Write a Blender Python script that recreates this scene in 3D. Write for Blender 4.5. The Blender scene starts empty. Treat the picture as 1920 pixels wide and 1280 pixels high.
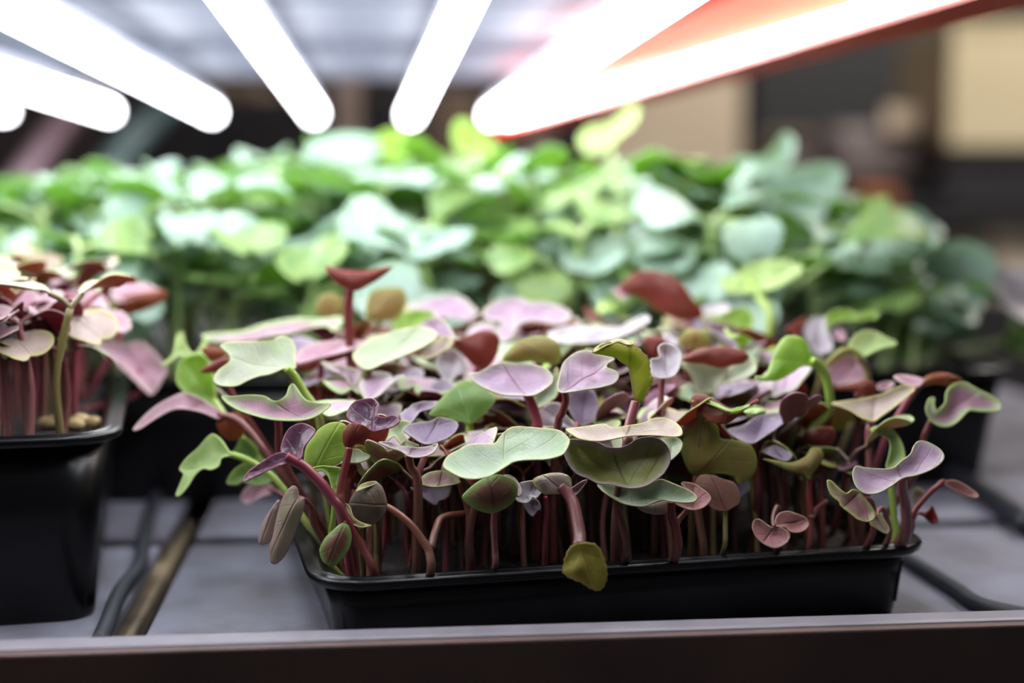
import bpy, math, random
from mathutils import Vector, Matrix, noise
from mathutils.geometry import delaunay_2d_cdt

# ------------------------------------------------------------------ camera, world, exposure
random.seed(7)
SC = bpy.context.scene
F = 2667.0                      # focal length in pixels of a 1920 wide frame (50 mm on 36 mm)
HC = 0.1105                     # camera height above the shelf deck
YAW = math.radians(5.57)
PITCH = math.atan(277 / 2667)
CAM = Vector((0, 0, HC))
fwd = Vector((math.sin(YAW) * math.cos(PITCH), math.cos(YAW) * math.cos(PITCH), -math.sin(PITCH)))
rgt = Vector((math.cos(YAW), -math.sin(YAW), 0))
upv = rgt.cross(fwd)
FH = Vector((math.sin(YAW), math.cos(YAW), 0))
cd = bpy.data.cameras.new('camera')
cam = bpy.data.objects.new('camera', cd)
SC.collection.objects.link(cam)
cam.matrix_world = Matrix.Translation(CAM) @ Matrix((rgt, upv, -fwd)).transposed().to_4x4()
cd.sensor_width = 36; cd.lens = 50; cd.clip_start = 0.01; cd.clip_end = 30
cd.dof.use_dof = True; cd.dof.focus_distance = 0.347; cd.dof.aperture_fstop = 4.7
SC.camera = cam
w = bpy.data.worlds.new('room_light'); SC.world = w; w.use_nodes = True
w.node_tree.nodes['Background'].inputs[0].default_value = (0.85, 0.87, 1.0, 1)
w.node_tree.nodes['Background'].inputs[1].default_value = 0.034
SC.view_settings.view_transform = 'Standard'; SC.view_settings.look = 'None'
SC.view_settings.gamma = 1; SC.view_settings.use_curve_mapping = False
SC.view_settings.exposure = 1.35
TUBE_POWER = 8.8
C = SC.collection

def lamp(name, loc, power, size, col=(1, .95, .88), aim=None):
    l = bpy.data.lights.new(name, 'AREA'); l.energy = power; l.size = size; l.color = col
    o = bpy.data.objects.new(name, l); C.objects.link(o); o.location = loc
    d = (Vector(aim) - Vector(loc)) if aim else Vector((0, 0, -1))
    o.rotation_euler = d.to_track_quat('-Z', 'Y').to_euler()
    return o
lamp('box_fill_light', (1.2, 1.4, 1.7), 25, 0.5, aim=(0.9, 2.5, 0.0))  # added fill light, out of view, to brighten the boxes across the room

def P(px, py, Z):
    """the point that stands at picture position px, py at distance Z in front of the camera"""
    return CAM + Z * (fwd + (px - 960) / F * rgt - (py - 640) / F * upv)
def G(px, py, z=0.0):
    d = fwd + (px - 960) / F * rgt - (py - 640) / F * upv
    return CAM + d * ((z - HC) / d.z)
def proj(p):
    q = p - CAM; Z = q.dot(fwd)
    return 960 + F * q.dot(rgt) / Z, 640 - F * q.dot(upv) / Z, Z

# ------------------------------------------------------------------ materials
def lin(c):
    return tuple(((v / 255) / 12.92 if v / 255 <= .04045 else ((v / 255 + .055) / 1.055) ** 2.4) for v in c) + (1,)
MATS = {}
def nt(name):
    m = bpy.data.materials.new(name); m.use_nodes = True
    t = m.node_tree; b = t.nodes['Principled BSDF']; MATS[name] = m
    return m, t, b
def N(t, kind, **kw):
    n = t.nodes.new(kind)
    for k, v in kw.items(): setattr(n, k, v)
    return n
def math_(t, op, a, b=None, clamp=False):
    n = N(t, 'ShaderNodeMath', operation=op); n.use_clamp = clamp
    for i, v in enumerate((a, b)):
        if v is None: continue
        if isinstance(v, (int, float)): n.inputs[i].default_value = v
        else: t.links.new(v, n.inputs[i])
    return n.outputs[0]
def mixc(t, f, a, b):
    n = N(t, 'ShaderNodeMix', data_type='RGBA')
    if isinstance(f, (int, float)): n.inputs[0].default_value = f
    else: t.links.new(f, n.inputs[0])
    for i, v in ((6, a), (7, b)):
        if isinstance(v, tuple): n.inputs[i].default_value = v
        else: t.links.new(v, n.inputs[i])
    return n.outputs[2]
def plain(name, col, rough=.6, col2=None, scale=60, metal=0.0, spec=.5, bump=0.0, stretch=None):
    m, t, b = nt(name)
    tc = N(t, 'ShaderNodeTexCoord'); mp = N(t, 'ShaderNodeMapping'); t.links.new(tc.outputs['Object'], mp.inputs[0])
    if stretch: mp.inputs['Scale'].default_value = stretch
    nz = N(t, 'ShaderNodeTexNoise'); nz.inputs['Scale'].default_value = scale; nz.inputs['Detail'].default_value = 5
    t.links.new(mp.outputs[0], nz.inputs['Vector'])
    f = math_(t, 'MULTIPLY', math_(t, 'SUBTRACT', nz.outputs[0], .35, True), 2.6, True)
    t.links.new(mixc(t, f, lin(col), lin(col2 or tuple(int(v * .8) for v in col))), b.inputs['Base Color'])
    b.inputs['Roughness'].default_value = rough; b.inputs['Metallic'].default_value = metal
    b.inputs['Specular IOR Level'].default_value = spec
    if bump:
        bp = N(t, 'ShaderNodeBump'); bp.inputs['Strength'].default_value = bump; bp.inputs['Distance'].default_value = .001
        t.links.new(nz.outputs[0], bp.inputs['Height']); t.links.new(bp.outputs[0], b.inputs['Normal'])
    return m
def leaf_mat(name, core, rim, vein, rough=.42, trans=.3, tcol=None, blotch=None, spec=.5, zone=None, zw=.45):
    """pigment of one side of a leaf: core colour, colour of the thin margin, colour of the veins"""
    m, t, b = nt(name)
    at = N(t, 'ShaderNodeAttribute', attribute_name='rim')
    uv = N(t, 'ShaderNodeAttribute', attribute_name='leafuv')
    sp = N(t, 'ShaderNodeSeparateXYZ'); t.links.new(uv.outputs['Vector'], sp.inputs[0])
    tc = N(t, 'ShaderNodeTexCoord')
    nz = N(t, 'ShaderNodeTexNoise'); nz.inputs['Scale'].default_value = 130; nz.inputs['Detail'].default_value = 4
    t.links.new(tc.outputs['Object'], nz.inputs['Vector'])
    n2 = N(t, 'ShaderNodeTexNoise'); n2.inputs['Scale'].default_value = 1100; n2.inputs['Detail'].default_value = 3
    t.links.new(tc.outputs['Object'], n2.inputs['Vector'])
    ab = math_(t, 'ABSOLUTE', sp.outputs[1])
    wob = math_(t, 'MULTIPLY', math_(t, 'SUBTRACT', nz.outputs[0], .5), 2.2)
    q = math_(t, 'ADD', math_(t, 'SUBTRACT', sp.outputs[0], math_(t, 'MULTIPLY', ab, .8)), wob)
    fr = math_(t, 'ABSOLUTE', math_(t, 'SUBTRACT', math_(t, 'FRACT', math_(t, 'DIVIDE', q, 4.2)), .5))
    lat = math_(t, 'SUBTRACT', 1, math_(t, 'DIVIDE', fr, .055), True)
    mid = math_(t, 'SUBTRACT', 1.15, math_(t, 'DIVIDE', math_(t, 'ABSOLUTE', math_(t, 'ADD', sp.outputs[1], math_(t, 'MULTIPLY', wob, .25))), .33), True)
    vn = math_(t, 'MAXIMUM', math_(t, 'MULTIPLY', lat, .4), mid)
    vn = math_(t, 'MULTIPLY', vn, at.outputs['Fac'])
    blob = math_(t, 'MULTIPLY', math_(t, 'SUBTRACT', nz.outputs[0], .42, True), 4.0, True)
    c = mixc(t, blob, lin(core), lin(blotch or tuple(int(v * .86) for v in core)))
    c = mixc(t, math_(t, 'MULTIPLY', vn, .55), c, lin(vein))
    if zone:                                     # a broad band of another pigment along the margin
        zf = math_(t, 'SUBTRACT', 1, math_(t, 'DIVIDE', math_(t, 'ADD', sp.outputs[2], math_(t, 'MULTIPLY', wob, .09)), zw), True)
        c = mixc(t, zf, c, lin(zone))
    edge = math_(t, 'SUBTRACT', 1, at.outputs['Fac'], True)
    c = mixc(t, edge, c, lin(rim))
    t.links.new(c, b.inputs['Base Color'])
    b.inputs['Roughness'].default_value = rough; b.inputs['Specular IOR Level'].default_value = spec
    h = math_(t, 'SUBTRACT', math_(t, 'ADD', math_(t, 'MULTIPLY', n2.outputs[0], .35), math_(t, 'MULTIPLY', nz.outputs[0], .6)), math_(t, 'MULTIPLY', vn, .5))
    bp = N(t, 'ShaderNodeBump'); bp.inputs['Strength'].default_value = .7; bp.inputs['Distance'].default_value = .0006
    t.links.new(h, bp.inputs['Height']); t.links.new(bp.outputs[0], b.inputs['Normal'])
    tr = N(t, 'ShaderNodeBsdfTranslucent'); tm = N(t, 'ShaderNodeMix', data_type='RGBA'); tm.blend_type = 'MIX'
    t.links.new(mixc(t, .55, c, lin(tcol or core)), tr.inputs[0])
    ms = N(t, 'ShaderNodeMixShader'); ms.inputs[0].default_value = trans
    t.nodes.remove(tm)
    t.links.new(b.outputs[0], ms.inputs[1]); t.links.new(tr.outputs[0], ms.inputs[2])
    t.links.new(ms.outputs[0], t.nodes['Material Output'].inputs['Surface'])
    return m
# tops
leaf_mat('sage', (158, 180, 142), (205, 205, 150), (190, 205, 160), blotch=(170, 180, 165))
leaf_mat('palesage', (172, 188, 152), (196, 200, 150), (200, 212, 180), blotch=(172, 172, 156))
leaf_mat('lavender', (178, 146, 168), (196, 190, 160), (140, 80, 105), blotch=(162, 134, 160), zone=(172, 164, 168), rough=.36)
leaf_mat('pinkgreen', (168, 122, 146), (180, 200, 130), (185, 160, 150), blotch=(176, 132, 152), zone=(160, 184, 138), zw=.6)
leaf_mat('pinkbeige', (188, 168, 158), (196, 190, 120), (160, 125, 125), blotch=(172, 158, 140))
leaf_mat('greylilac', (142, 124, 146), (170, 160, 160), (112, 92, 110), blotch=(128, 108, 134))
leaf_mat('darkpurple', (92, 60, 84), (150, 95, 115), (150, 90, 105), rough=.25, blotch=(74, 46, 66))
leaf_mat('lime', (128, 168, 52), (190, 215, 130), (165, 195, 90), trans=.4, tcol=(150, 190, 40), blotch=(150, 182, 84))
leaf_mat('palelime', (188, 214, 140), (205, 225, 150), (200, 220, 160), trans=.35, tcol=(160, 200, 70), blotch=(165, 192, 118))
leaf_mat('green', (108, 138, 66), (150, 170, 90), (150, 172, 92), trans=.4, tcol=(130, 170, 50), blotch=(92, 126, 66))
leaf_mat('olivecup', (134, 138, 70), (176, 156, 160), (60, 40, 35), blotch=(158, 156, 112), trans=.3, zone=(156, 146, 140), zw=.25)
leaf_mat('pink', (176, 112, 114), (186, 150, 130), (140, 70, 80), blotch=(160, 104, 108))
leaf_mat('rose', (184, 142, 156), (200, 170, 170), (150, 70, 90), blotch=(172, 128, 146), zone=(180, 156, 152))
leaf_mat('mottled', (166, 122, 124), (176, 180, 110), (120, 70, 80), blotch=(140, 120, 92), zone=(160, 162, 110), zw=.4)
leaf_mat('white', (196, 188, 194), (205, 200, 196), (170, 150, 160), blotch=(176, 164, 176), rough=.3)
# undersides
leaf_mat('u_maroon', (118, 50, 40), (150, 78, 54), (150, 44, 46), trans=.5, tcol=(176, 80, 48), blotch=(112, 56, 38))
leaf_mat('u_wine', (94, 36, 48), (120, 60, 60), (130, 30, 50), trans=.45, tcol=(150, 50, 60))
leaf_mat('u_olive', (150, 134, 74), (160, 170, 84), (140, 90, 60), trans=.5, tcol=(185, 165, 70), blotch=(146, 118, 72), zone=(138, 146, 80), zw=.35)
leaf_mat('u_yellow', (180, 176, 58), (140, 110, 90), (116, 70, 70), trans=.55, tcol=(190, 190, 50), blotch=(142, 150, 44))
leaf_mat('u_lime', (164, 192, 84), (190, 206, 110), (180, 206, 110), trans=.6, tcol=(190, 215, 70))
leaf_mat('u_brownrim', (128, 86, 72), (150, 180, 96), (100, 64, 60), trans=.4, blotch=(134, 92, 74), tcol=(150, 120, 80), zone=(128, 168, 84), zw=.55)
leaf_mat('u_gray', (112, 104, 84), (150, 130, 120), (130, 76, 60), trans=.35, blotch=(104, 88, 72))
leaf_mat('u_beige', (164, 150, 132), (176, 140, 146), (170, 110, 100), trans=.35, blotch=(154, 146, 116))
leaf_mat('u_orange', (134, 70, 36), (160, 90, 50), (150, 60, 40), trans=.5, tcol=(180, 100, 40))
leaf_mat('u_pinkbrown', (150, 108, 92), (164, 120, 110), (140, 80, 76), trans=.4, blotch=(140, 104, 80))
leaf_mat('u_mustard', (178, 166, 76), (180, 166, 90), (190, 178, 110), trans=.45, blotch=(136, 128, 52), rough=.3)
# broad green leaves of the back tray
leaf_mat('mint', (168, 194, 182), (162, 192, 164), (176, 204, 176), rough=.33, trans=.42, tcol=(160, 204, 110), blotch=(156, 186, 160), spec=.8)
leaf_mat('mintdeep', (150, 178, 104), (150, 182, 100), (150, 190, 110), rough=.4, trans=.5, tcol=(150, 198, 70), blotch=(112, 150, 90), spec=.6)
leaf_mat('u_fresh', (140, 174, 90), (150, 186, 84), (150, 190, 100), trans=.55, tcol=(168, 208, 70))
def stem_mat(name, low, high):
    m, t, b = nt(name)
    at = N(t, 'ShaderNodeAttribute', attribute_name='along'); tc = N(t, 'ShaderNodeTexCoord')
    nz = N(t, 'ShaderNodeTexNoise'); nz.inputs['Scale'].default_value = 300; t.links.new(tc.outputs['Object'], nz.inputs['Vector'])
    c = mixc(t, at.outputs['Fac'], lin(low), lin(high))
    c = mixc(t, math_(t, 'MULTIPLY', nz.outputs[0], .35), c, lin(tuple(int(v * .7) for v in high)))
    t.links.new(c, b.inputs['Base Color']); b.inputs['Roughness'].default_value = .35
    b.inputs['Subsurface Weight'].default_value = .15; b.inputs['Subsurface Radius'].default_value = (.002, .001, .0006); b.inputs['Subsurface Scale'].default_value = .5
    return m
stem_mat('stem_red', (105, 65, 58), (109, 26, 31))
stem_mat('stem_pink', (119, 86, 79), (132, 65, 68))
stem_mat('stem_magenta', (136, 72, 82), (136, 40, 58))
stem_mat('stem_orange', (119, 91, 79), (128, 65, 44))
stem_mat('stem_green', (150, 160, 90), (140, 172, 60))
stem_mat('stem_olive', (98, 82, 56), (116, 107, 56))
stem_mat('stem_brown', (80, 58, 49), (95, 49, 40))
stem_mat('stem_pale', (190, 200, 150), (160, 196, 110))
plain('black_plastic', (5, 5, 6), .3, (8, 8, 9), 40, spec=.3)
plain('deck_metal', (130, 130, 145), .5, (94, 88, 94), 42, metal=0.1, bump=.5)
plain('rack_brown', (92, 68, 60), .6, (70, 52, 48), 30)
plain('lip_grey', (124, 118, 126), .5, (100, 96, 104), 40)
plain('under_dark', (34, 30, 32), .7)
plain('under_wood', (150, 132, 104), .8, (40, 34, 32), 60, stretch=(1, .6, 1))
plain('peat', (30, 20, 17), .95, (18, 12, 10), 350, bump=.8)
plain('hull', (190, 170, 120), .6, (160, 130, 84), 300)
plain('upper_board', (84, 90, 102), .6, (72, 78, 90), 6)
plain('upper_dark', (66, 66, 78), .7)
plain('beam_orange', (224, 78, 46), .3, (214, 70, 40), 8)
plain('white_housing', (225, 225, 235), .4)
plain('cap_grey', (200, 200, 208), .4)
plain('cord_black', (26, 27, 34), .5)
plain('cord_slate', (36, 38, 46), .6)
plain('cord_pink', (120, 96, 106), .5)
plain('cord_teal', (70, 92, 92), .5)
plain('carton', (208, 192, 158), .8, (198, 182, 148), 6)
plain('carton_tan', (204, 186, 162), .8, (194, 176, 152), 6)
plain('tape', (206, 188, 150), .4)
plain('dark_metal', (30, 28, 32), .6)
plain('greybag', (120, 108, 106), .7, (84, 76, 76), 9)
plain('clay', (150, 84, 44), .7)
plain('wall_dark', (64, 54, 54), .9, (50, 42, 42), 3)
plain('wood_brown', (128, 108, 90), .7, (100, 86, 72), 10)
plain('floor_dark', (60, 56, 56), .8)
for nm_, st_ in (('tube_glow', TUBE_POWER * 1.15), ('slim_tube_glow', TUBE_POWER * 1.9)):
    m, t, b = nt(nm_)
    b.inputs['Emission Strength'].default_value = st_
    b.inputs['Emission Color'].default_value = (.93, .95, 1.0, 1)
    b.inputs['Base Color'].default_value = (.9, .9, .95, 1)

# ------------------------------------------------------------------ object helpers
def tag(o, label, cat, group=None, kind=None):
    if label: o['label'] = label
    if cat: o['category'] = cat
    if group: o['group'] = group
    if kind: o['kind'] = kind
    return o
def empty(name, loc, label, cat, group=None):
    o = bpy.data.objects.new(name, None); C.objects.link(o); o.location = loc; o.empty_display_size = .01
    return tag(o, label, cat, group)
def link(name, me, parent=None):
    o = bpy.data.objects.new(name, me); C.objects.link(o)
    if parent is not None:
        o.parent = parent
        if parent.type == 'EMPTY': me.transform(Matrix.Translation(-parent.location)); me.update()
    return o
def mesh(name, vs, fs, mats, idx=None, smooth=True):
    me = bpy.data.meshes.new(name); me.from_pydata([tuple(v) for v in vs], [], fs)
    for q in (mats if isinstance(mats, (list, tuple)) else [mats]): me.materials.append(MATS[q])
    if idx: me.polygons.foreach_set('material_index', idx)
    if smooth: me.polygons.foreach_set('use_smooth', [True] * len(me.polygons))
    me.update(); return me
def box(x0, x1, y0, y1, z0, z1, rot=0, org=None, bev=0.0):
    """a box with chamfered edges, as vertices and faces"""
    b_ = min(bev, (x1 - x0) * .3, (y1 - y0) * .3, (z1 - z0) * .3)
    import bmesh
    bm = bmesh.new(); bmesh.ops.create_cube(bm, size=1)
    for v in bm.verts: v.co = Vector(((x0 + x1) / 2 + v.co.x * (x1 - x0), (y0 + y1) / 2 + v.co.y * (y1 - y0), (z0 + z1) / 2 + v.co.z * (z1 - z0)))
    if b_ > 0: bmesh.ops.bevel(bm, geom=bm.edges[:], offset=b_, segments=2, profile=.5, affect='EDGES')
    vs = [v.co.copy() for v in bm.verts]; fs = [[v.index for v in f.verts] for f in bm.faces]
    bm.free()
    if rot:
        R = Matrix.Rotation(rot, 3, 'Z'); vs = [R @ v for v in vs]
    if org is not None: vs = [v + Vector(org) for v in vs]
    return vs, fs
def join(*parts):
    V, Fc = [], []
    for vs, fs in parts:
        n = len(V); V += list(vs); Fc += [[i + n for i in f] for f in fs]
    return V, Fc
def catmull(pts, n=6, closed=False):
    out = []; m = len(pts); rng = m if closed else m - 1
    for i in range(rng):
        p0 = pts[(i - 1) % m] if closed or i > 0 else pts[0]
        p1 = pts[i]; p2 = pts[(i + 1) % m]
        p3 = pts[(i + 2) % m] if closed or i + 2 < m else pts[-1]
        for k in range(n):
            s = k / n
            out.append(.5 * ((2 * p1) + (p2 - p0) * s + (2 * p0 - 5 * p1 + 4 * p2 - p3) * s * s + (3 * p1 - p0 - 3 * p2 + p3) * s ** 3))
    if not closed: out.append(pts[-1].copy())
    return out
def tube(path, r0, r1, sides=8, n=5, caps=True, flare=0.0):
    """round tube along a smooth path; returns vertices, faces and how far along each vertex is"""
    pts = catmull([Vector(p) for p in path], n) if len(path) > 2 else [Vector(path[0]).lerp(Vector(path[1]), i / 5) for i in range(6)]
    vs, fs, al = [], [], []
    prev = None; L = len(pts) - 1
    for i, p in enumerate(pts):
        d = (pts[min(i + 1, L)] - pts[max(i - 1, 0)])
        if d.length < 1e-9: d = Vector((0, 0, 1))
        d.normalize()
        a = prev - d * prev.dot(d) if prev is not None else d.orthogonal()
        if a.length < 1e-6: a = d.orthogonal()
        a.normalize(); prev = a; b_ = d.cross(a)
        s = i / L; r = r0 + (r1 - r0) * s + flare * max(0, s - .8) * 5
        for k in range(sides):
            th = 2 * math.pi * k / sides
            vs.append(p + (a * math.cos(th) + b_ * math.sin(th)) * r); al.append(s)
    for i in range(L):
        for k in range(sides):
            k2 = (k + 1) % sides
            fs.append([i * sides + k, i * sides + k2, (i + 1) * sides + k2, (i + 1) * sides + k])
    if caps:
        fs.append(list(range(sides))[::-1]); fs.append([L * sides + k for k in range(sides)])
    return vs, fs, al
def stem_mesh(tubes, mat):
    V, Fc, A = [], [], []
    for (path, r0, r1) in tubes:
        vs, fs, al = tube(path, r0, r1)
        n = len(V); V += vs; A += al; Fc += [[i + n for i in f] for f in fs]
    me = mesh('stem', V, Fc, mat)
    a = me.attributes.new('along', 'FLOAT', 'POINT'); a.data.foreach_set('value', A)
    return me
def dist_edge(p, poly):
    best = 1e9
    for i in range(len(poly)):
        a = poly[i - 1]; b_ = poly[i]; ab = b_ - a; l = ab.length_squared
        s = 0 if l < 1e-16 else max(0, min(1, (p - a).dot(ab) / l))
        best = min(best, (p - a - ab * s).length)
    return best
def inside(p, poly):
    r = False
    for i in range(len(poly)):
        a = poly[i - 1]; b_ = poly[i]
        if (a.y > p.y) != (b_.y > p.y) and p.x < (b_.x - a.x) * (p.y - a.y) / (b_.y - a.y) + a.x: r = not r
    return r
def blade(outline, base, axis, to3d, top, under, step=.0011, thick=.00028, edgew=.00055, topup=1):
    """one leaf blade: a sheet with thickness, filled inside a closed outline (2D, metres)"""
    poly = outline
    x0 = min(p.x for p in poly); x1 = max(p.x for p in poly); y0 = min(p.y for p in poly); y1 = max(p.y for p in poly)
    pts = list(poly); n0 = len(pts); inn = []
    ny = max(3, int((y1 - y0) / step)); nx = max(3, int((x1 - x0) / step))
    sx = (x1 - x0) / nx; sy = (y1 - y0) / ny
    for j in range(1, ny):
        for i in range(nx + 1):
            p = Vector((x0 + (i + (.5 if j % 2 else 0)) * sx, y0 + j * sy))
            if inside(p, poly) and dist_edge(p, poly) > min(sx, sy) * .45: inn.append(p)
    ring = []
    for i in range(n0):                                  # a ring just inside the margin carries its colour
        a = poly[i - 1]; b_ = poly[(i + 1) % n0]; d = (b_ - a)
        if d.length < 1e-9: continue
        nrm = Vector((-d.y, d.x)).normalized()
        for sgn in (1, -1):
            q = poly[i] + nrm * sgn * edgew * .45
            if inside(q, poly) and dist_edge(q, poly) > edgew * .3: ring.append(q)
    pts += ring + inn
    r = delaunay_2d_cdt(pts, [(i, (i + 1) % n0) for i in range(n0)], [], 1, 1e-7)
    v2, fc = r[0], r[2]
    fc = [f for f in fc if inside((v2[f[0]] + v2[f[1]] + v2[f[2]]) / 3, poly)]
    used = sorted({i for f in fc for i in f}); mp = {u: k for k, u in enumerate(used)}
    v2 = [v2[u] for u in used]; fc = [[mp[i] for i in f] for f in fc]
    dd = [dist_edge(p, poly) for p in v2]; mx = max(dd) or 1e-6
    ax = axis.normalized(); bx = Vector((-ax.y, ax.x))
    top3 = [to3d(p, d / mx, (p - base).dot(ax), (p - base).dot(bx)) for p, d in zip(v2, dd)]
    nrm = [Vector((0, 0, 0)) for _ in top3]
    for f in fc:
        c = (top3[f[1]] - top3[f[0]]).cross(top3[f[2]] - top3[f[0]])
        for i in f: nrm[i] += c
    nrm = [(q.normalized() if q.length > 0 else Vector((0, 0, 1))) for q in nrm]
    if topup < 0:
        fc = [f[::-1] for f in fc]; nrm = [-q for q in nrm]
    n = len(top3); V = top3 + [p - q * thick for p, q in zip(top3, nrm)]
    cnt = {}
    for f in fc:
        for i in range(3): cnt[(f[i], f[(i + 1) % 3])] = 1
    side = [[b_, a, a + n, b_ + n] for (a, b_) in cnt if (b_, a) not in cnt]
    FF = fc + [[i + n for i in f[::-1]] for f in fc] + side
    idx = [0] * len(fc) + [1] * len(fc) + [0] * len(side)
    me = mesh('leaf', V, FF, [top, under], idx)
    a = me.attributes.new('rim', 'FLOAT', 'POINT'); a.data.foreach_set('value', [min(1, d / edgew) for d in dd] * 2)
    u = me.attributes.new('leafuv', 'FLOAT_VECTOR', 'POINT'); fl = []
    for p in v2: fl += [(p - base).dot(ax) * 1000, (p - base).dot(bx) * 1000, dist_edge(p, poly) / mx]
    u.data.foreach_set('vector', fl * 2)
    return me

# ------------------------------------------------------------------ trays
def rrect(w_, d_, r_, off, z, seg=6):
    out = []; hw = w_ / 2 + off; hd = d_ / 2 + off; r = max(.001, r_ + off)
    for cx, cy, a0 in ((hw - r, hd - r, 0), (-hw + r, hd - r, 90), (-hw + r, -hd + r, 180), (hw - r, -hd + r, 270)):
        for k in range(seg + 1):
            a = math.radians(a0 + 90 * k / seg); out.append(Vector((cx + r * math.cos(a), cy + r * math.sin(a), z)))
    return out
def loft(rings, close_first=False, loop=False):
    vs = [v for r in rings for v in r]; n = len(rings[0]); fs = []
    m = len(rings)
    for i in range(m if loop else m - 1):
        for k in range(n):
            k2 = (k + 1) % n; a = i * n; b_ = ((i + 1) % m) * n
            fs.append([a + k, a + k2, b_ + k2, b_ + k])
    if close_first: fs.append(list(range(n))[::-1])
    return vs, fs
def tray(loc, rot, w_, d_, h, r_, taper, label, group=None, lip=.004):
    t_ = empty('growing_tray', loc, label, 'tray', group); t_.rotation_euler = (0, 0, rot)
    prof = [(-taper, 0), (-taper + .0004, .001), (-taper * .45, h * .55), (-.0004, h - .003), (-.0016, h - .003), (-taper * .45 - .0014, h * .55), (-taper - .0012, .0016)]
    vs, fs = loft([rrect(w_, d_, r_, o, z) for o, z in prof], True)
    n = len(rrect(1, 1, .1, 0, 0)); fs.append([len(vs) - n + k for k in range(n)])
    o = bpy.data.objects.new('tray_body', mesh('tray_body', vs, fs, 'black_plastic', smooth=True)); C.objects.link(o); o.parent = t_
    rim = [(-.0016, h - .0035), (.0002, h - .0035), (lip * .6, h - .0032), (lip, h - .0024), (lip + .0004, h - .001), (lip - .0004, h - .0001), (lip * .45, h - .0006), (lip * .3, h), (0, h), (-.0014, h - .0004), (-.0018, h - .002)]
    vs, fs = loft([rrect(w_, d_, r_, o2, z) for o2, z in rim], loop=True)
    o = bpy.data.objects.new('tray_rim', mesh('tray_rim', vs, fs, 'black_plastic', smooth=True)); C.objects.link(o); o.parent = t_
    return t_
def medium(loc, rot, w_, d_, z, label):
    nx = int(w_ / .006); ny = int(d_ / .006); vs = []; fs = []
    for j in range(ny + 1):
        for i in range(nx + 1):
            x = -w_ / 2 + w_ * i / nx; y = -d_ / 2 + d_ * j / ny
            vs.append(Vector((x, y, z + .0016 * noise.noise(Vector((x, y, z)) * 160))))
    for j in range(ny):
        for i in range(nx):
            a = j * (nx + 1) + i; fs.append([a, a + 1, a + nx + 2, a + nx + 1])
    n = len(vs)                                          # a slab of peat with sides and a bottom
    border = [i for i in range(nx + 1)] + [(j + 1) * (nx + 1) - 1 for j in range(1, ny + 1)] + [ny * (nx + 1) + i for i in range(nx - 1, -1, -1)] + [j * (nx + 1) for j in range(ny - 1, 0, -1)]
    for i in border: vs.append(Vector((vs[i].x * .985, vs[i].y * .985, .0032)))
    m_ = len(border)
    for k in range(m_): fs.append([border[k], n + k, n + (k + 1) % m_, border[(k + 1) % m_]])
    fs.append([n + k for k in range(m_)][::-1])
    o = link('growing_medium', mesh('growing_medium', vs, fs, 'peat')); o.location = loc; o.rotation_euler = (0, 0, rot)
    return tag(o, label, 'soil', kind='stuff')
# front tray
A = G(598, 1090, .0200); B = G(1750, 1018, .0200)
TF_W = (B - A).length - .004; ROT_F = math.atan2((B - A).y, (B - A).x); TF_D = .128
exF = (B - A).normalized(); eyF = Vector((-exF.y, exF.x, 0))
TF_C = (A + B) / 2 + eyF * (TF_D / 2 + .002); TF_C.z = 0
tray(TF_C, ROT_F, TF_W, TF_D, .020, .011, .0032, 'small shallow black plastic tray in front, filled with purple seedlings, at the shelf edge', 'black trays on the shelf', lip=.0036)
medium(TF_C, ROT_F, TF_W - .007, TF_D - .007, .0145, 'dark brown peat under the purple seedlings in the shallow front tray')
def FT(u, v, z=0):
    return TF_C + exF * u + eyF * (v - TF_D / 2) + Vector((0, 0, z))
def clampF(p):
    q = p - TF_C; u = max(-TF_W / 2 + .008, min(TF_W / 2 - .008, q.dot(exF))); v = max(.007, min(TF_D - .008, q.dot(eyF) + TF_D / 2))
    return FT(u, v, .0135)
# left tray
ROT_L = math.radians(8.5)
exL = Vector((math.cos(ROT_L), math.sin(ROT_L), 0)); eyL = Vector((-exL.y, exL.x, 0))
TL_W, TL_D, TL_H = .158, .128, .050
TL_R = G(196, 810, TL_H); TL_C = TL_R - exL * (TL_W / 2) + eyL * (TL_D / 2); TL_C.z = 0
tray(TL_C, ROT_L, TL_W, TL_D, TL_H, .012, .0045, 'deep black plastic tray of pink-stemmed seedlings, cut by the picture edge on the left', 'black trays on the shelf')
medium(TL_C, ROT_L, TL_W - .010, TL_D - .010, .0455, 'dark peat in the deep tray of pink-stemmed seedlings')
# back tray
TB_H = .046; TB_W, TB_D = .54, .26
TB_R = G(1905, 688, TB_H); TB_C = TB_R + Vector((-TB_W / 2, TB_D / 2, 0)); TB_C.z = 0
tray(TB_C, 0, TB_W, TB_D, TB_H, .014, .008, 'long black tray of broad green seedlings standing behind the other two', 'black trays on the shelf')
medium(TB_C, 0, TB_W - .012, TB_D - .012, .041, 'dark peat in the long tray of green seedlings')

# ------------------------------------------------------------------ the rack: deck, lip, upper shelf, beam
rack = empty('grow_rack', (0, .6, 0), 'grey metal growing rack whose shelf carries the three seedling trays', 'shelf')
X0, X1 = -.62, .36
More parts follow.
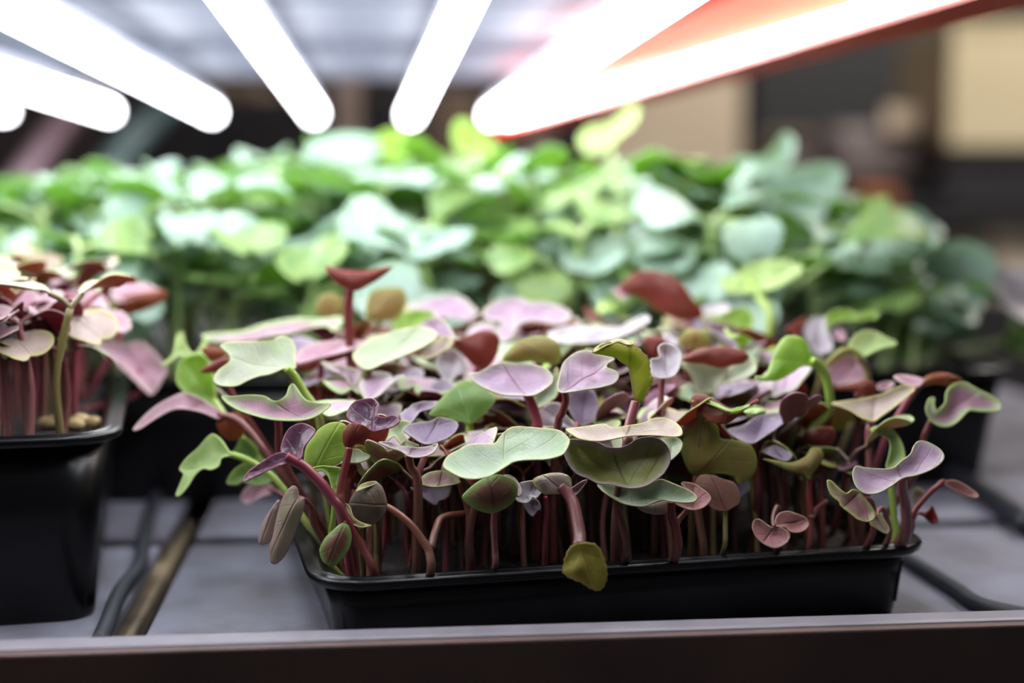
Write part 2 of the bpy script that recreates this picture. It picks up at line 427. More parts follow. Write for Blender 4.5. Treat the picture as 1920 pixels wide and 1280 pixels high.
# lip along the front
lb = G(630, 1178, .011); lf = G(600, 1199, .011)
yb, yf = lb.y, lf.y
link('shelf_lip', mesh('lip', *join(box(X0, X1, yf, yb, -.004, .011, bev=.0012)), 'lip_grey', smooth=False), rack)
link('front_beam', mesh('front_beam', *box(X0, X1, yf - .0032, yf - .0002, -.09, .0106, bev=.0006), 'rack_brown', smooth=False), rack)
gx0, gx1 = G(255, 1100, 0).x, G(318, 1100, 0).x
gy = G(400, 1012, 0).y
for (a, b_, c, d) in ((X0, gx0, yb, gy - .006), (X0, gx0, gy + .006, gy + .26), (gx1, X1, yb, gy - .006), (gx1, X1, gy + .006, gy + .26), (X0, gx0, gy + .266, 1.25), (gx1, X1, gy + .266, 1.25)):
    nx = 2
    parts = [box(a, b_, c, d, -.004, 0, bev=.0008)]
    link('deck_panel', mesh('deck_panel', *join(*parts), 'deck_metal', smooth=False), rack)
link('gap_shade_sheet', mesh('gap_shade_sheet', *box(X0, X1, yf + .006, 1.25, -.03, -.022), 'under_dark', smooth=False), rack)  # dark sheet added below the deck so its gaps read as shade
st = G(290, 1100, -.012)
link('support_strip', mesh('support_strip', *box(st.x - .004, st.x + .003, yf + .02, 1.2, -.016, -.009, bev=.001), 'under_wood', smooth=False), rack)
HU = HC + .1
for (a, b_) in ((.30, .50), (.53, .742), (.765, .95), (1.05, 1.25)):
    link('upper_board', mesh('upper_board', *box(X0, .16, a, b_, HU, HU + .012, bev=.002), 'upper_board', smooth=False), rack)
link('upper_deck', mesh('upper_deck', *box(X0, .16, .29, 1.3, HU + .0125, HU + .022), 'upper_dark', smooth=False), rack)
link('crossbar', mesh('crossbar', *box(P(1000, 90, 1.25).x, P(1085, 90, 1.25).x, 1.2, 1.24, HC + .088, HC + .0995, bev=.001), 'beam_orange', smooth=False), rack)
# rear posts
for px in (652, 1012):
    q = P(px, 200, 1.36); link('post', mesh('post', *box(q.x - .012, q.x + .012, q.y, q.y + .02, -.4, HU + .05, bev=.002), 'wood_brown', smooth=False), rack)
# orange side beam: a folded channel running away from the viewer along the right side
b0 = P(1960, -22, .42); b1 = P(930, 252, 1.27)
dd = (b1 - b0).normalized(); sd = Vector((dd.y, -dd.x, 0)).normalized()
def channel(p, q, hgt, wid, th):
    prof = [(0, 0), (wid, 0), (wid, th), (th, th), (th, hgt), (wid, hgt), (wid, hgt + th), (0, hgt + th)]
    vs = []; 
    for e in (p, q):
        for (s, z) in prof: vs.append(e + sd * s + Vector((0, 0, z)))
    n = len(prof); fs = [[k, (k + 1) % n, n + (k + 1) % n, n + k] for k in range(n)] + [list(range(n))[::-1], [n + k for k in range(n)]]
    return vs, fs
link('side_beam', mesh('side_beam', *channel(b0, b1, .034, .016, .002), 'beam_orange', smooth=False), rack)
M_ = Matrix((sd, dd, sd.cross(dd))).transposed().to_4x4()
vs, fs = box(-.011, .0, 0, (b1 - b0).length, 0, .0016)
link('beam_flange', mesh('beam_flange', [b0 + M_.to_3x3() @ v for v in vs], fs, 'beam_orange', smooth=False), rack)

# ------------------------------------------------------------------ light tubes
names = {-4: 'bright white tube light, the one reaching least far in at the left edge', -3: 'bright white tube light, second from the left edge',
         -2: 'bright white tube light above the left part of the green foliage', -1: 'bright white tube light pointing down-right above the foliage centre',
         0: 'bright white tube light leaning up-right beside the dark gap', 1: 'bright white tube light running along the orange beam'}
HT = .070
def light(p, q, r, label, house=True, glow='tube_glow'):
    L = (q - p); t_ = empty('tube_light', tuple(p), label, 'light', 'tube lights under the upper shelf')
    d = L.normalized()
    vs, fs, _ = tube([p + d * .012, q - d * .012], r, r, 20)
    link('tube', mesh('tube', vs, fs, glow), t_)
    for e, s in ((p, 1), (q, -1)):
        vs, fs, _ = tube([e, e + d * s * .0135], r * 1.03, r * 1.03, 20)
        link('end_cap', mesh('end_cap', vs, fs, 'cap_grey'), t_)
    if house:
        s = Vector((d.y, -d.x, 0)).normalized(); u = Vector((0, 0, 1))
        vs = [e + s * a + u * b_ for e in (p, q) for a, b_ in ((-.004, r * .95), (.004, r * .95), (.004, r * .95 + .006), (-.004, r * .95 + .006))]
        fs = [[0, 1, 5, 4], [1, 2, 6, 5], [2, 3, 7, 6], [3, 0, 4, 7], [0, 3, 2, 1], [4, 5, 6, 7]]
        link('housing', mesh('housing', vs, fs, 'white_housing', smooth=False), t_)
    return t_
RAT = {-4: -4.43, -3: -3.2, -2: -1.97, -1: -.72, 0: .49, 1: 1.53}
for k, rt in RAT.items():
    x = rt * HT; ye = {-4: 1.27, -3: 1.275, -2: 1.28, -1: 1.285, 0: 1.30, 1: 1.30}[k]
    light(Vector((x, .26, HC + HT)), Vector((x, ye, HC + HT)), .0062, names[k])
e0 = P(1850, -46, .44); e1 = P(948, 226, 1.24)
light(e0, e1, .0032, 'slim white tube light fixed inside the orange beam', house=False, glow='slim_tube_glow')

# ------------------------------------------------------------------ the room beyond
def far_box(name, x0, y0, x1, y1, Z, th, mat, label, cat, group=None, bev=.004, extra=None):
    a = P(x0, y0, Z); rt = (x1 - x0) / F * Z; hz = (y1 - y0) / F * Z / math.cos(PITCH)
    o = a - Vector((0, 0, hz))
    R = -YAW
    t_ = empty(name, tuple(o), label, cat, group)
    vs, fs = box(0, rt, 0, th, 0, hz, rot=R, org=o, bev=bev)
    link('body', mesh(name, vs, fs, mat, smooth=False), t_)
    if extra:
        for nm, (u0, v0, u1, v1, d), mt in extra:
            vs, fs = box(u0 * rt, u1 * rt, -d, .0005, v0 * hz, v1 * hz, rot=R, org=o)
            link(nm, mesh(nm, vs, fs, mt, smooth=False), t_)
    return t_
def top_y(y, Z0, Z1): return 363 + (y - 363) * Z0 / Z1      # picture height of the same level farther away
TP = [('tape', (.0, .9, 1, 1.0, .001), 'tape')]
far_box('cardboard_box', 1120, 120, 1392, 345, 2.2, .3, 'carton_tan', 'tan cardboard box beyond the green plants, under the orange beam', 'box', extra=TP)
far_box('cardboard_box', 1785, 40, 2010, 274, 2.1, .3, 'carton', 'pale cardboard box at the upper right corner of the view', 'box', extra=TP)
far_box('cardboard_box', 1865, 425, 2060, 562, 2.1, .3, 'carton_tan', 'tan cardboard box low at the right edge, under the dark shelf', 'box', extra=TP)
far_box('plastic_crate', 1560, 235, 1775, 345, 2.2, .25, 'greybag', 'greyish blurred crate between the two large cardboard boxes', 'crate', bev=.02, extra=[('lid', (.45, .9, .98, 1.3, .01), 'carton_tan')])
far_box('plastic_crate', 1440, 245, 1530, 345, 2.2, .2, 'greybag', 'small brownish crate just right of the tan cardboard box', 'crate', bev=.02, extra=[('lid', (.1, .85, .9, 1.0, .01), 'wood_brown')])
far_box('clay_pot', 1605, 352, 1690, 398, 2.1, .10, 'clay', 'orange-brown pot low behind the right end of the green plants', 'pot', bev=.01)
ZF = -1.1
def floor_y(Z): return 363 + (HC - ZF) * F / Z * .985
shelf2 = empty('storage_shelf', tuple(P(1600, 640, 2.5)), 'dark metal storage shelf holding cardboard boxes across the room', 'shelf')
for (xa, xb, y_, Z) in ((1100, 1782, 345, 2.18), (1782, 2120, 274, 2.08), (1590, 2120, 398, 2.08), (1590, 2120, 562, 2.08)):
    q = P(xa, y_, Z); vs, fs = box(0, (xb - xa) / F * Z, 0, .5, -.022, -.001, rot=-YAW, org=q); link('shelf_board', mesh('shelf_board', vs, fs, 'dark_metal', smooth=False), shelf2)
for (px, pz) in ((1098, 2.75), (1410, 2.75), (2122, 2.75)):
    q = P(px, 363, pz); vs, fs = box(0, .03, 0, .03, ZF - q.z, .7, rot=-YAW, org=q); link('post', mesh('post', vs, fs, 'dark_metal', smooth=False), shelf2)
vs, fs = box(0, 1.35, 0, .01, -.9, .6, rot=-YAW, org=P(1098, 363, 2.8)); link('back_panel', mesh('back_panel', vs, fs, 'dark_metal', smooth=False), shelf2)
wb = link('wall_back', mesh('wall_back', *box(-3, 4, 4.2, 4.3, -1.1, 2.2), 'wall_dark', smooth=False)); wb['kind'] = 'structure'
wf = link('floor', mesh('floor', *box(-3, 4, -1.5, 4.2, -1.15, -1.1), 'floor_dark', smooth=False)); wf['kind'] = 'structure'
far_box('cabinet', 200, 182, 640, floor_y(1.9), 1.9, .4, 'under_dark', 'dark cabinet behind the left and middle tube lights', 'cabinet', extra=[('door', (.02, .05, .48, .97, .01), 'under_dark'), ('door', (.52, .05, .98, .97, .01), 'under_dark')])
far_box('cabinet', 665, 178, 745, floor_y(1.9), 1.9, .4, 'under_dark', 'narrow black cabinet seen in the gap between two tube lights', 'cabinet', extra=[('door', (.05, .05, .95, .97, .01), 'under_dark')])
far_box('cabinet', 800, 165, 885, floor_y(1.9), 1.9, .4, 'wood_brown', 'brown wooden cabinet seen between the two central tube lights', 'cabinet', extra=[('door', (.05, .05, .95, .97, .01), 'wood_brown')])
far_box('cardboard_box', 385, 150, 485, top_y(182, 1.9, 2.0), 2.0, .2, 'wood_brown', 'brown box on the dark cabinet, seen between the left tube lights', 'box')
# cords
def cord(pts, r, mat, label, name='power_cord', cat='cord', group=None):
    vs, fs, _ = tube(pts, r, r, 10, 8)
    return tag(link(name, mesh(name, vs, fs, mat)), label, cat, group)
cord([P(175, 150, 1.42), P(120, 225, 1.38), P(70, 290, 1.32), P(20, 360, 1.28), P(-60, 460, 1.25)], .012, 'cord_pink', 'pale pink hose hanging behind the foliage at the left edge', 'hose', 'hose')
cord([P(360, 160, 1.4), P(285, 225, 1.38), P(235, 275, 1.35), P(190, 340, 1.3)], .013, 'cord_teal', 'pale teal hose hanging behind the foliage on the left', 'hose', 'hose')
r_ = .0022
cord([G(1640, 1010, r_), G(1700, 1048, r_), G(1745, 1075, r_), G(1790, 1103, r_), G(1850, 1138, r_), G(1990, 1165, r_)], r_, 'cord_slate', 'slate grey cord lying slantwise on the deck right of the front tray')
r_ = .004
cord([G(1640, 850, r_), G(1720, 868, r_), G(1790, 892, r_), G(1850, 928, r_), G(1930, 985, r_)], r_, 'cord_black', 'thick black cord lying on the deck below the right end of the long tray')
r_ = .0022
cord([G(300, 905, r_), G(283, 960, r_), G(270, 1010, r_), G(262, 1060, r_), G(225, 1110, r_), G(200, 1172, r_), G(185, 1205, r_)], r_, 'cord_slate', 'dark cord lying on the deck between the left tray and the front tray')

# ------------------------------------------------------------------ hero seedlings of the front tray
REG = {'A': (240, 480, 4), 'B': (720, 480, 4), 'C': (240, 780, 4), 'D': (720, 780, 4), '1': (1180, 540, 4), '2': (1480, 540, 4.364),
       '3': (1160, 780, 4), '4': (1480, 800, 4.571), '5': (480, 640, 4.571), '6': (960, 600, 4.571), '7': (900, 780, 4.571), '8': (480, 840, 4.571), 'p': (0, 0, 1)}
def cv(reg, s):
    x0, y0, k = REG[reg]; out = []
    for tok in s.split():
        a, b_ = tok.split(','); out.append((x0 + float(a) / k, y0 + float(b_) / k))
    return out
SHOWN = []
def hero_leaf(parent, reg, s, Z, tilt, roll, top, under, cup=.12, flip=False, att=None, wav=.0006, serr=0, step=.0011):
    """tilt: how far the visible side leans from facing up (0) to facing the viewer (90); flip: the visible side is the underside"""
    px = cv(reg, s)
    cx = sum(p[0] for p in px) / len(px); cy = sum(p[1] for p in px) / len(px)
    SHOWN.append(([Vector(q) for q in px], Z))
    t_ = math.radians(tilt); s_ = math.radians(roll)
    n = (Vector((0, 0, 1)) * math.cos(t_) - FH * math.sin(t_) + rgt * math.sin(s_)).normalized()
    P0 = P(cx, cy, Z); e1 = (rgt - n * rgt.dot(n)).normalized(); e2 = n.cross(e1)
    def hit(x, y):
        d = fwd + (x - 960) / F * rgt - (y - 640) / F * upv
        return CAM + d * ((P0 - CAM).dot(n) / d.dot(n))
    def loc(x, y):
        q = hit(x, y) - P0; return Vector((q.dot(e1), q.dot(e2)))
    out = catmull([loc(*p) for p in px], 4, True)
    a = loc(*(cv(reg, att)[0] if att else max(px, key=lambda q: q[1])))
    cen = Vector((0, 0)); size = max((q - cen).length for q in out)
    if serr:
        oo = []
        for i, q in enumerate(out): oo.append(q + (q - cen).normalized() * (serr * (1 if i % 3 == 0 else -.3)))
        out = oo
    sg = -1 if flip else 1; seed = random.random() * 50
    def to3d(p, rho, ua, ub):
        rr = 1 - (1 - rho) ** 2
        d = -cup * size * rr * sg + wav * rr * noise.noise(Vector((p.x * 170, p.y * 170, seed))) * 2 - .0005 * sg * math.exp(-(ub / .0009) ** 2) * rr
        return P0 + e1 * p.x + e2 * p.y + n * d
    axis = cen - a
    if axis.length < 1e-5: axis = Vector((0, 1))
    me = blade(out, a, axis, to3d, top, under, step=step, topup=1)
    # the triangulation is counter-clockwise, so the sheet's top faces the viewer; a flipped leaf shows its underside
    if flip:
        tm, um = me.materials[0], me.materials[1]; me.materials[0] = um; me.materials[1] = tm
    o = link('leaf', me, parent)
    return o, hit(*(cv(reg, att)[0])) if att else P0
def hero(label, leaves, stems, mat='stem_red', r=.0008, group='purple seedlings in the front tray', base=None):
    """stems: list of (region, 'x,y x,y', Z0, Z1, to_soil)"""
    tubes = []; foot = None
    for s in stems:
        reg, pts, z0, z1 = s[:4]; soil = s[4] if len(s) > 4 else True; rr = s[5] if len(s) > 5 else r
        px = cv(reg, pts); n = len(px); path = [P(x, y, z0 + (z1 - z0) * i / max(1, n - 1)) for i, (x, y) in enumerate(px)]
        if soil:
            e = path[-1]; f = clampF(e + (eyF * .004 if e.z > .03 else Vector((0, 0, 0))))
            if e.z > .03: path.append((e + f) / 2 + Vector((random.uniform(-.0012, .0012), 0, 0)))
            path.append(f); foot = f
            path = path[::-1]
            tubes.append((path, rr * 1.12, rr * .9))
        else:
            tubes.append((path[::-1], rr, rr * .85))
    if foot is None: foot = tubes[0][0][0]
    e = empty('purple_seedling', tuple(foot), label, 'seedling', group)
    link('stem', stem_mesh(tubes, mat), e)
    for lf_ in leaves:
        kw = lf_[7] if len(lf_) > 7 else {}
        hero_leaf(e, *lf_[:7], **kw)
    return e
FL = dict(flip=True)
def K(**k): return k
H = []
hero('seedling with a smooth sage-green pair of leaves spread like a bow tie at front centre',
     [('D', '445,350 480,295 560,250 640,210 750,205 830,200 870,150 930,95 1000,75 1150,85 1300,100 1360,135 1392,180 1370,245 1330,290 1220,320 1100,325 990,335 920,370 850,415 780,450 680,468 580,455 500,415 455,385', .338, 33, -4, 'sage', 'u_beige', K(cup=.06, att='890,400'))],
     [('D', '880,380 850,520 700,640 640,900 650,1080', .349, .350)], 'stem_brown', .0011)
hero('seedling with a brown cupped leaf edged in green, hanging below the sage bow-tie leaf',
     [('D', '585,600 640,540 720,480 830,440 930,450 990,490 1005,560 980,630 930,680 860,715 790,728 710,710 640,670 600,635', .343, 70, 10, 'greylilac', 'u_brownrim', K(cup=.2, flip=True, att='825,725')),
      ('D', '900,440 960,450 1010,500 1032,560 1010,600 1000,560 980,500 930,460', .347, 30, 30, 'olivecup', 'u_olive', K(cup=.05, att='1000,590'))],
     [('D', '825,715 822,840 832,1000 835,1120', .344, .345)], 'stem_pink', .0008)
hero('tall seedling with a curled serrated yellow-green leaf above a flat pinkish pair at centre',
     [('7', '735,110 790,100 900,85 1060,65 1140,95 1280,75 1400,55 1480,18 1570,12 1650,35 1710,80 1735,130 1715,165 1640,172 1500,160 1350,160 1250,170 1100,200 980,208 860,190 790,155', .345, 20, 0, 'pinkbeige', 'u_olive', K(cup=.05, att='1240,165')),
      ('6', '690,280 720,230 800,195 900,172 1000,182 1050,205 1100,250 1170,325 1185,400 1190,460 1212,500 1190,560 1160,640 1120,690 1080,700 1045,680 1030,600 1010,480 990,400 930,360 880,320 780,300', .352, 82, 14, 'green', 'u_yellow', K(cup=.14, flip=True, att='1060,700', serr=.0002)),
      ('6', '700,275 720,232 800,192 900,168 1000,176 1040,195 1000,205 900,192 800,215 740,250', .350, 30, 0, 'pinkbeige', 'u_yellow', K(cup=.03, att='1040,200'))],
     [('6', '1060,700 1030,800 1005,900 990,1000 985,1100', .352, .349)], 'stem_pink', .0013)
hero('seedling with a wide cupped olive leaf rimmed in lilac, front centre-right',
     [('7', '765,200 850,200 950,210 1030,235 1090,265 1200,270 1280,240 1340,200 1420,180 1500,185 1570,220 1615,280 1630,360 1610,430 1560,500 1480,560 1400,600 1300,615 1200,600 1120,580 1020,575 930,530 850,500 790,450 750,380 722,310 740,250', .344, 56, 0, 'olivecup', 'u_gray', K(cup=.22, att='1180,380', wav=.001)),
      ('7', '1560,190 1650,180 1710,195 1735,230 1720,290 1680,340 1630,375 1600,330 1590,240', .356, 45, 15, 'palesage', 'u_beige', K(cup=.1))],
     [('7', '1180,400 1190,560 1170,760 1210,900 1260,1180', .349, .350)], 'stem_brown', .0009)
hero('seedling with a wavy sage leaf with purple creases just below the cupped olive leaf',
     [('7', '1010,580 1100,585 1200,605 1300,615 1400,600 1480,565 1550,540 1640,570 1740,610 1820,650 1858,695 1830,730 1740,735 1640,725 1560,712 1490,735 1420,765 1340,768 1230,745 1130,690 1050,635', .347, 42, -6, 'sage', 'u_gray', K(cup=.1, att='1330,620')),
      ('7', '1340,770 1450,760 1600,720 1615,790 1590,835 1500,845 1400,820', .352, 80, 0, 'sage', 'u_beige', K(cup=.1, flip=True))],
     [('7', '1640,735 1645,850 1680,960 1690,1170', .350, .351)], 'stem_red', .0011)
hero('seedling with a small pink leaf edged yellow-green beside the sage creased leaf',
     [('3', '470,500 560,505 640,550 685,592 690,630 640,680 560,700 480,682 420,645 500,640 540,600', .353, 50, 0, 'pink', 'u_yellow', K(cup=.16))],
     [('3', '560,660 500,720 440,800 430,900 420,1040', .354, .352)], 'stem_orange', .0008)
hero('seedling with a large olive-brown two-lobed leaf facing the viewer, right of centre',
     [('3', '470,240 500,140 560,70 640,30 700,40 750,90 765,165 840,175 920,190 1000,230 1035,310 1030,400 980,470 900,510 850,450 700,430 600,450 530,420 480,310', .364, 86, 0, 'sage', 'u_olive', K(cup=.1, flip=True, att='580,450'))],
     [('3', '580,440 570,560 600,760 640,1000', .365, .364)], 'stem_orange', .0010)
hero('seedling with a rounded tan-pink leaf under the large olive-brown leaf',
     [('3', '560,560 600,450 690,440 780,470 870,500 910,580 905,650 850,690 800,715 720,700 660,660 600,640', .360, 75, 0, 'pinkbeige', 'u_pinkbrown', K(cup=.1, flip=True))],
     [('3', '800,700 800,820 790,1000', .361, .359)], 'stem_olive', .0007)
hero('seedling with a pair of curled pink leaves low behind the rim on the right',
     [('3', '1005,830 1020,780 1060,775 1110,810 1150,835 1190,825 1250,850 1285,890 1270,940 1210,980 1150,985 1080,950 1030,900', .352, 60, 0, 'pink', 'u_pinkbrown', K(cup=.18, att='1170,830')),
      ('3', '1180,770 1210,725 1270,710 1340,730 1400,760 1428,805 1400,850 1340,870 1280,860 1250,830 1190,820', .354, 60, 10, 'pink', 'u_pinkbrown', K(cup=.15, att='1190,815'))],
     [('3', '1165,838 1160,760 1190,680 1200,760 1190,1000', .353, .362)], 'stem_brown', .0008)
hero('seedling with a dusky lilac pointed leaf above a thin red stem, right of centre',
     [('1', '740,1060 850,1030 960,960 1100,930 1230,960 1130,1030 1010,1110 920,1160 820,1130', .374, 30, 0, 'greylilac', 'u_wine', K(cup=.12))],
     [('1', '930,1140 950,1240 960,1500', .376, .375)], 'stem_red', .0009)
hero('seedling with a funnel-shaped brown leaf with a yellow rim on a bright red forked stem',
     [('3', '1080,320 1180,330 1300,345 1400,300 1440,240 1510,240 1540,290 1510,360 1450,440 1430,480 1380,440 1300,420 1180,370', .368, 60, 0, 'greylilac', 'u_olive', K(cup=.15, flip=True, att='1430,470')),
      ('3', '1070,260 1180,215 1260,240 1300,300 1250,330 1150,300', .371, 40, -10, 'greylilac', 'u_wine', K(cup=.1))],
     [('3', '1430,465 1425,600 1440,760 1430,1000', .368, .366), ('3', '1560,640 1480,700 1442,770', .372, .366, False)], 'stem_red', .0009)
hero('seedling with a rust-brown oval leaf under the lime stems on the right',
     [('3', '1380,200 1390,130 1450,90 1540,75 1610,90 1630,150 1600,210 1520,230 1440,220', .384, 80, 0, 'greylilac', 'u_maroon', K(cup=.15, flip=True))],
     [('3', '1500,230 1520,400 1530,900', .386, .38)], 'stem_red', .0008)
hero('seedling with a crumpled mottled pink and green leaf below the bow-tie leaf on the right',
     [('4', '330,460 370,470 420,520 490,570 540,540 590,550 640,600 690,660 735,740 720,790 670,810 590,790 550,760 500,720 440,670 430,640 370,590 340,530', .352, 62, 0, 'mottled', 'u_pinkbrown', K(cup=.16, att='600,560'))],
     [('4', '620,620 700,640 720,760 700,960', .355, .365)], 'stem_red', .0008)
hero('seedling with a lilac bow-tie pair of leaves edged green at the right end',
     [('4', '570,335 640,345 760,355 890,350 960,290 1040,230 1065,170 1110,120 1180,125 1260,165 1310,210 1327,260 1290,320 1200,375 1080,415 975,435 900,490 820,540 740,570 660,570 600,540 560,480 545,400', .352, 52, -8, 'lavender', 'u_pinkbrown', K(cup=.09, att='970,435'))],
     [('4', '965,425 975,560 1000,700 985,960', .356, .368)], 'stem_pink', .0014)
hero('seedling bending out over the right rim with one narrow pink leaf',
     [('4', '1325,475 1400,455 1480,480 1560,530 1620,580 1600,602 1520,580 1430,540 1370,505', .372, 45, 20, 'pink', 'u_pinkbrown', K(cup=.1, att='1330,480'))],
     [('4', '1330,478 1230,540 1100,680 1040,780 1000,900', .372, .370), ('4', '1330,470 1300,480 1270,510', .372, .372, False)], 'stem_red', .0009)
hero('seedling with a tiny rust-red curled leaf at the right rim of the front tray',
     [('4', '1150,755 1200,720 1225,680 1250,740 1270,800 1240,825 1190,795', .376, 80, 0, 'u_maroon', 'u_maroon', K(cup=.2)),
      ('4', '1050,600 1090,530 1150,560 1170,620 1120,640 1080,660', .39, 70, 0, 'pinkbeige', 'u_beige', K(cup=.1))],
     [('4', '1160,755 1100,740 1060,800 1030,920', .376, .372)], 'stem_pink', .0006)
hero('seedling with a small beige-pink leaf drooping behind the tray corner on the right',
     [('4', '690,830 740,760 780,740 820,800 860,870 840,910 780,890', .360, 70, 0, 'pinkbeige', 'u_beige', K(cup=.1))],
     [('4', '740,790 780,700 830,760 850,960', .361, .368)], 'stem_pink', .0007)
hero('seedling with a curled lime-green young leaf beside the lilac bow-tie leaf on the right',
     [('4', '700,30 740,0 820,0 900,40 950,110 980,190 985,270 920,330 835,355 860,240 870,150 840,90 770,60', .374, 75, 0, 'palelime', 'u_lime', K(cup=.2, att='880,340'))],
     [('4', '880,345 870,450 900,800 910,940', .375, .375)], 'stem_green', .0010)
hero('seedling with a broad pale pinkish leaf tapering to its stem, near the right end',
     [('2', '340,940 450,920 600,900 740,870 850,820 960,790 1030,820 960,890 860,970 760,1040 690,1085 600,1060 500,1000 420,970', .382, 48, -10, 'pinkbeige', 'u_olive', K(cup=.1, att='680,1085'))],
     [('2', '680,1080 655,1150 650,1270 655,1500', .382, .380)], 'stem_pink', .0012)
hero('seedling with a twisted pink leaf edged in green at the far right',
     [('2', '1120,980 1150,905 1190,900 1185,950 1210,1000 1245,975 1280,930 1290,850 1340,790 1430,765 1500,800 1560,835 1660,880 1720,930 1730,985 1690,1005 1560,1005 1470,1000 1400,1070 1330,1120 1260,1130 1190,1105 1140,1050', .385, 60, 0, 'pinkgreen', 'u_olive', K(cup=.14, att='1160,1090'))],
     [('2', '1160,1080 1130,1150 1100,1230 1040,1500', .386, .386)], 'stem_red', .0009)
hero('seedling with an arched orange-brown leaf on a slanting magenta stem on the right',
     [('2', '1060,820 1100,740 1170,700 1260,690 1350,710 1420,750 1350,780 1300,800 1200,785 1120,800', .392, 70, 0, 'palelime', 'u_orange', K(cup=.2, flip=True)),
      ('2', '860,715 960,708 1100,745 1060,800 980,790 900,760', .391, 30, 0, 'rose', 'u_maroon', K(cup=.08)),
      ('2', '720,790 780,765 860,770 820,820 740,830', .40, 40, 0, 'rose', 'u_maroon', K(cup=.08))],
     [('2', '1060,800 960,930 870,1080 820,1150', .391, .392)], 'stem_magenta', .0010)
hero('seedling with a big glossy lime leaf folded over on a bending green stem',
     [('1', '940,660 1020,650 1060,560 1100,450 1160,370 1230,355 1300,375 1340,430 1370,520 1420,590 1360,590 1300,590 1220,640 1130,690 1040,700 970,690', .386, 66, 20, 'lime', 'u_lime', K(cup=-.14, att='1400,580'))],
     [('1', '1370,540 1430,590 1480,680 1505,820 1510,900 1450,980 1370,1060 1340,1180', .386, .396)], 'stem_green', .0013)
hero('seedling with a pale green spoon-shaped leaf above a brown hood, right of the lime leaf',
     [('2', '490,480 530,390 600,345 690,345 780,390 880,440 860,470 760,490 660,540 590,555 530,510', .412, 50, 10, 'palelime', 'u_maroon', K(cup=.12)),
      ('2', '290,610 380,520 450,480 540,500 600,550 570,570 480,540 390,580 320,640', .408, 70, 0, 'palelime', 'u_olive', K(cup=.1, flip=True)),
      ('2', '340,620 450,540 560,540 640,620 665,740 600,760 480,780 380,790 310,730', .416, 70, 0, 'rose', 'u_pinkbrown', K(cup=.2))],
     [('2', '560,560 640,700 600,900', .413, .413)], 'stem_olive', .0010)
hero('seedling with a yellow-green arched leaf at the back right of the front tray',
     [('2', '290,300 310,220 380,180 480,180 560,210 640,195 710,190 720,240 640,250 540,260 450,260 350,290 310,350', .445, 60, 0, 'lime', 'u_yellow', K(cup=.1)),
      ('2', '120,330 200,240 290,240 300,330 350,440 340,510 220,530 160,440', .44, 60, 0, 'white', 'u_wine', K(cup=.12)),
      ('2', '350,370 400,330 450,370 460,430 400,420', .44, 50, 0, 'rose', 'u_wine')],
     [('2', '300,400 260,560 270,700', .445, .44)], 'stem_olive', .001)
hero('seedling with a dark wine hooded leaf right under the pale green spoon leaf',
     [('2', '330,820 430,800 540,770 620,745 690,770 715,820 700,880 600,885 520,840 400,835', .398, 60, 0, 'rose', 'u_maroon', K(cup=.2, flip=True))],
     [('2', '560,860 560,1000 560,1200', .4, .4)], 'stem_red', .001)
hero('seedling with a maroon cap-like leaf over a beige funnel stem, right of centre',
     [('1', '390,540 450,490 540,450 650,440 760,440 850,470 900,510 860,560 760,580 680,600 560,570 450,560', .388, 72, 0, 'rose', 'u_maroon', K(cup=.16, flip=True, att='620,600')),
      ('1', '380,570 480,560 600,580 740,600 700,680 660,740 650,800 530,800 500,700 440,620', .392, 85, 0, 'palesage', 'u_beige', K(cup=.2)),
      ('1', '680,720 720,640 800,570 900,530 950,570 945,620 880,670 780,700', .393, 45, 0, 'palesage', 'u_beige', K(cup=.1))],
     [('1', '590,780 585,860 580,1000', .392, .392)], 'stem_olive', .0018)
hero('seedling with a crinkled whitish-lilac leaf right of the curled yellow-green leaf',
     [('1', '160,540 230,520 220,450 260,415 340,430 390,490 380,580 340,650 280,670 190,670', .370, 60, 0, 'white', 'u_pinkbrown', K(cup=.15, wav=.0016))],
     [('1', '250,650 240,760 230,1000', .371, .371)], 'stem_pink', .0009)
hero('seedling with a dark red leaf edged by a wavy lime line, right of centre',
     [('1', '460,860 480,800 560,795 650,840 760,900 830,890 890,870 960,830 980,860 900,880 850,930 780,990 700,1020 600,1000 520,930', .362, 60, 0, 'palelime', 'u_maroon', K(cup=.14, flip=True)),
      ('1', '465,845 560,835 650,860 750,905 830,890 900,868 880,890 800,915 740,915 650,885 560,850', .3605, 30, 0, 'lime', 'u_lime', K(cup=.03)),
      ('1', '860,925 920,900 1000,905 1020,925 950,940 880,940', .37, 30, 0, 'palelime', 'u_lime', K(cup=.03))],
     [('1', '520,900 525,1000 520,1200', .363, .364)], 'stem_olive', .0008)
hero('seedling with two brown arching leaves behind the whitish crinkled leaf',
     [('1', '110,380 200,360 300,390 340,470 240,450 220,520 150,520', .41, 75, 0, 'rose', 'u_maroon', K(cup=.2, flip=True)),
      ('1', '360,400 430,310 520,310 590,370 600,440 500,460 400,450', .415, 75, 0, 'rose', 'u_olive', K(cup=.2, flip=True)),
      ('1', '250,340 310,350 360,400 340,420 280,390', .41, 40, 0, 'white', 'u_wine', K(cup=.1))],
     [('1', '440,440 430,600 430,800', .415, .415)], 'stem_red', .001)
hero('seedling with a yellow-green folded leaf at the back, beside the tall pale stem',
     [('1', '590,210 700,190 800,150 900,160 935,230 920,310 850,310 740,260 650,240', .452, 65, 0, 'lime', 'u_yellow', K(cup=.15)),
      ('1', '510,160 600,130 740,120 735,170 620,195', .46, 30, 0, 'white', 'u_wine', K(cup=.1)),
      ('1', '330,170 430,155 550,200 480,240 380,230', .46, 80, 0, 'rose', 'u_wine', K(cup=.1, flip=True))],
     [('1', '860,300 850,420', .452, .452)], 'stem_olive', .001)
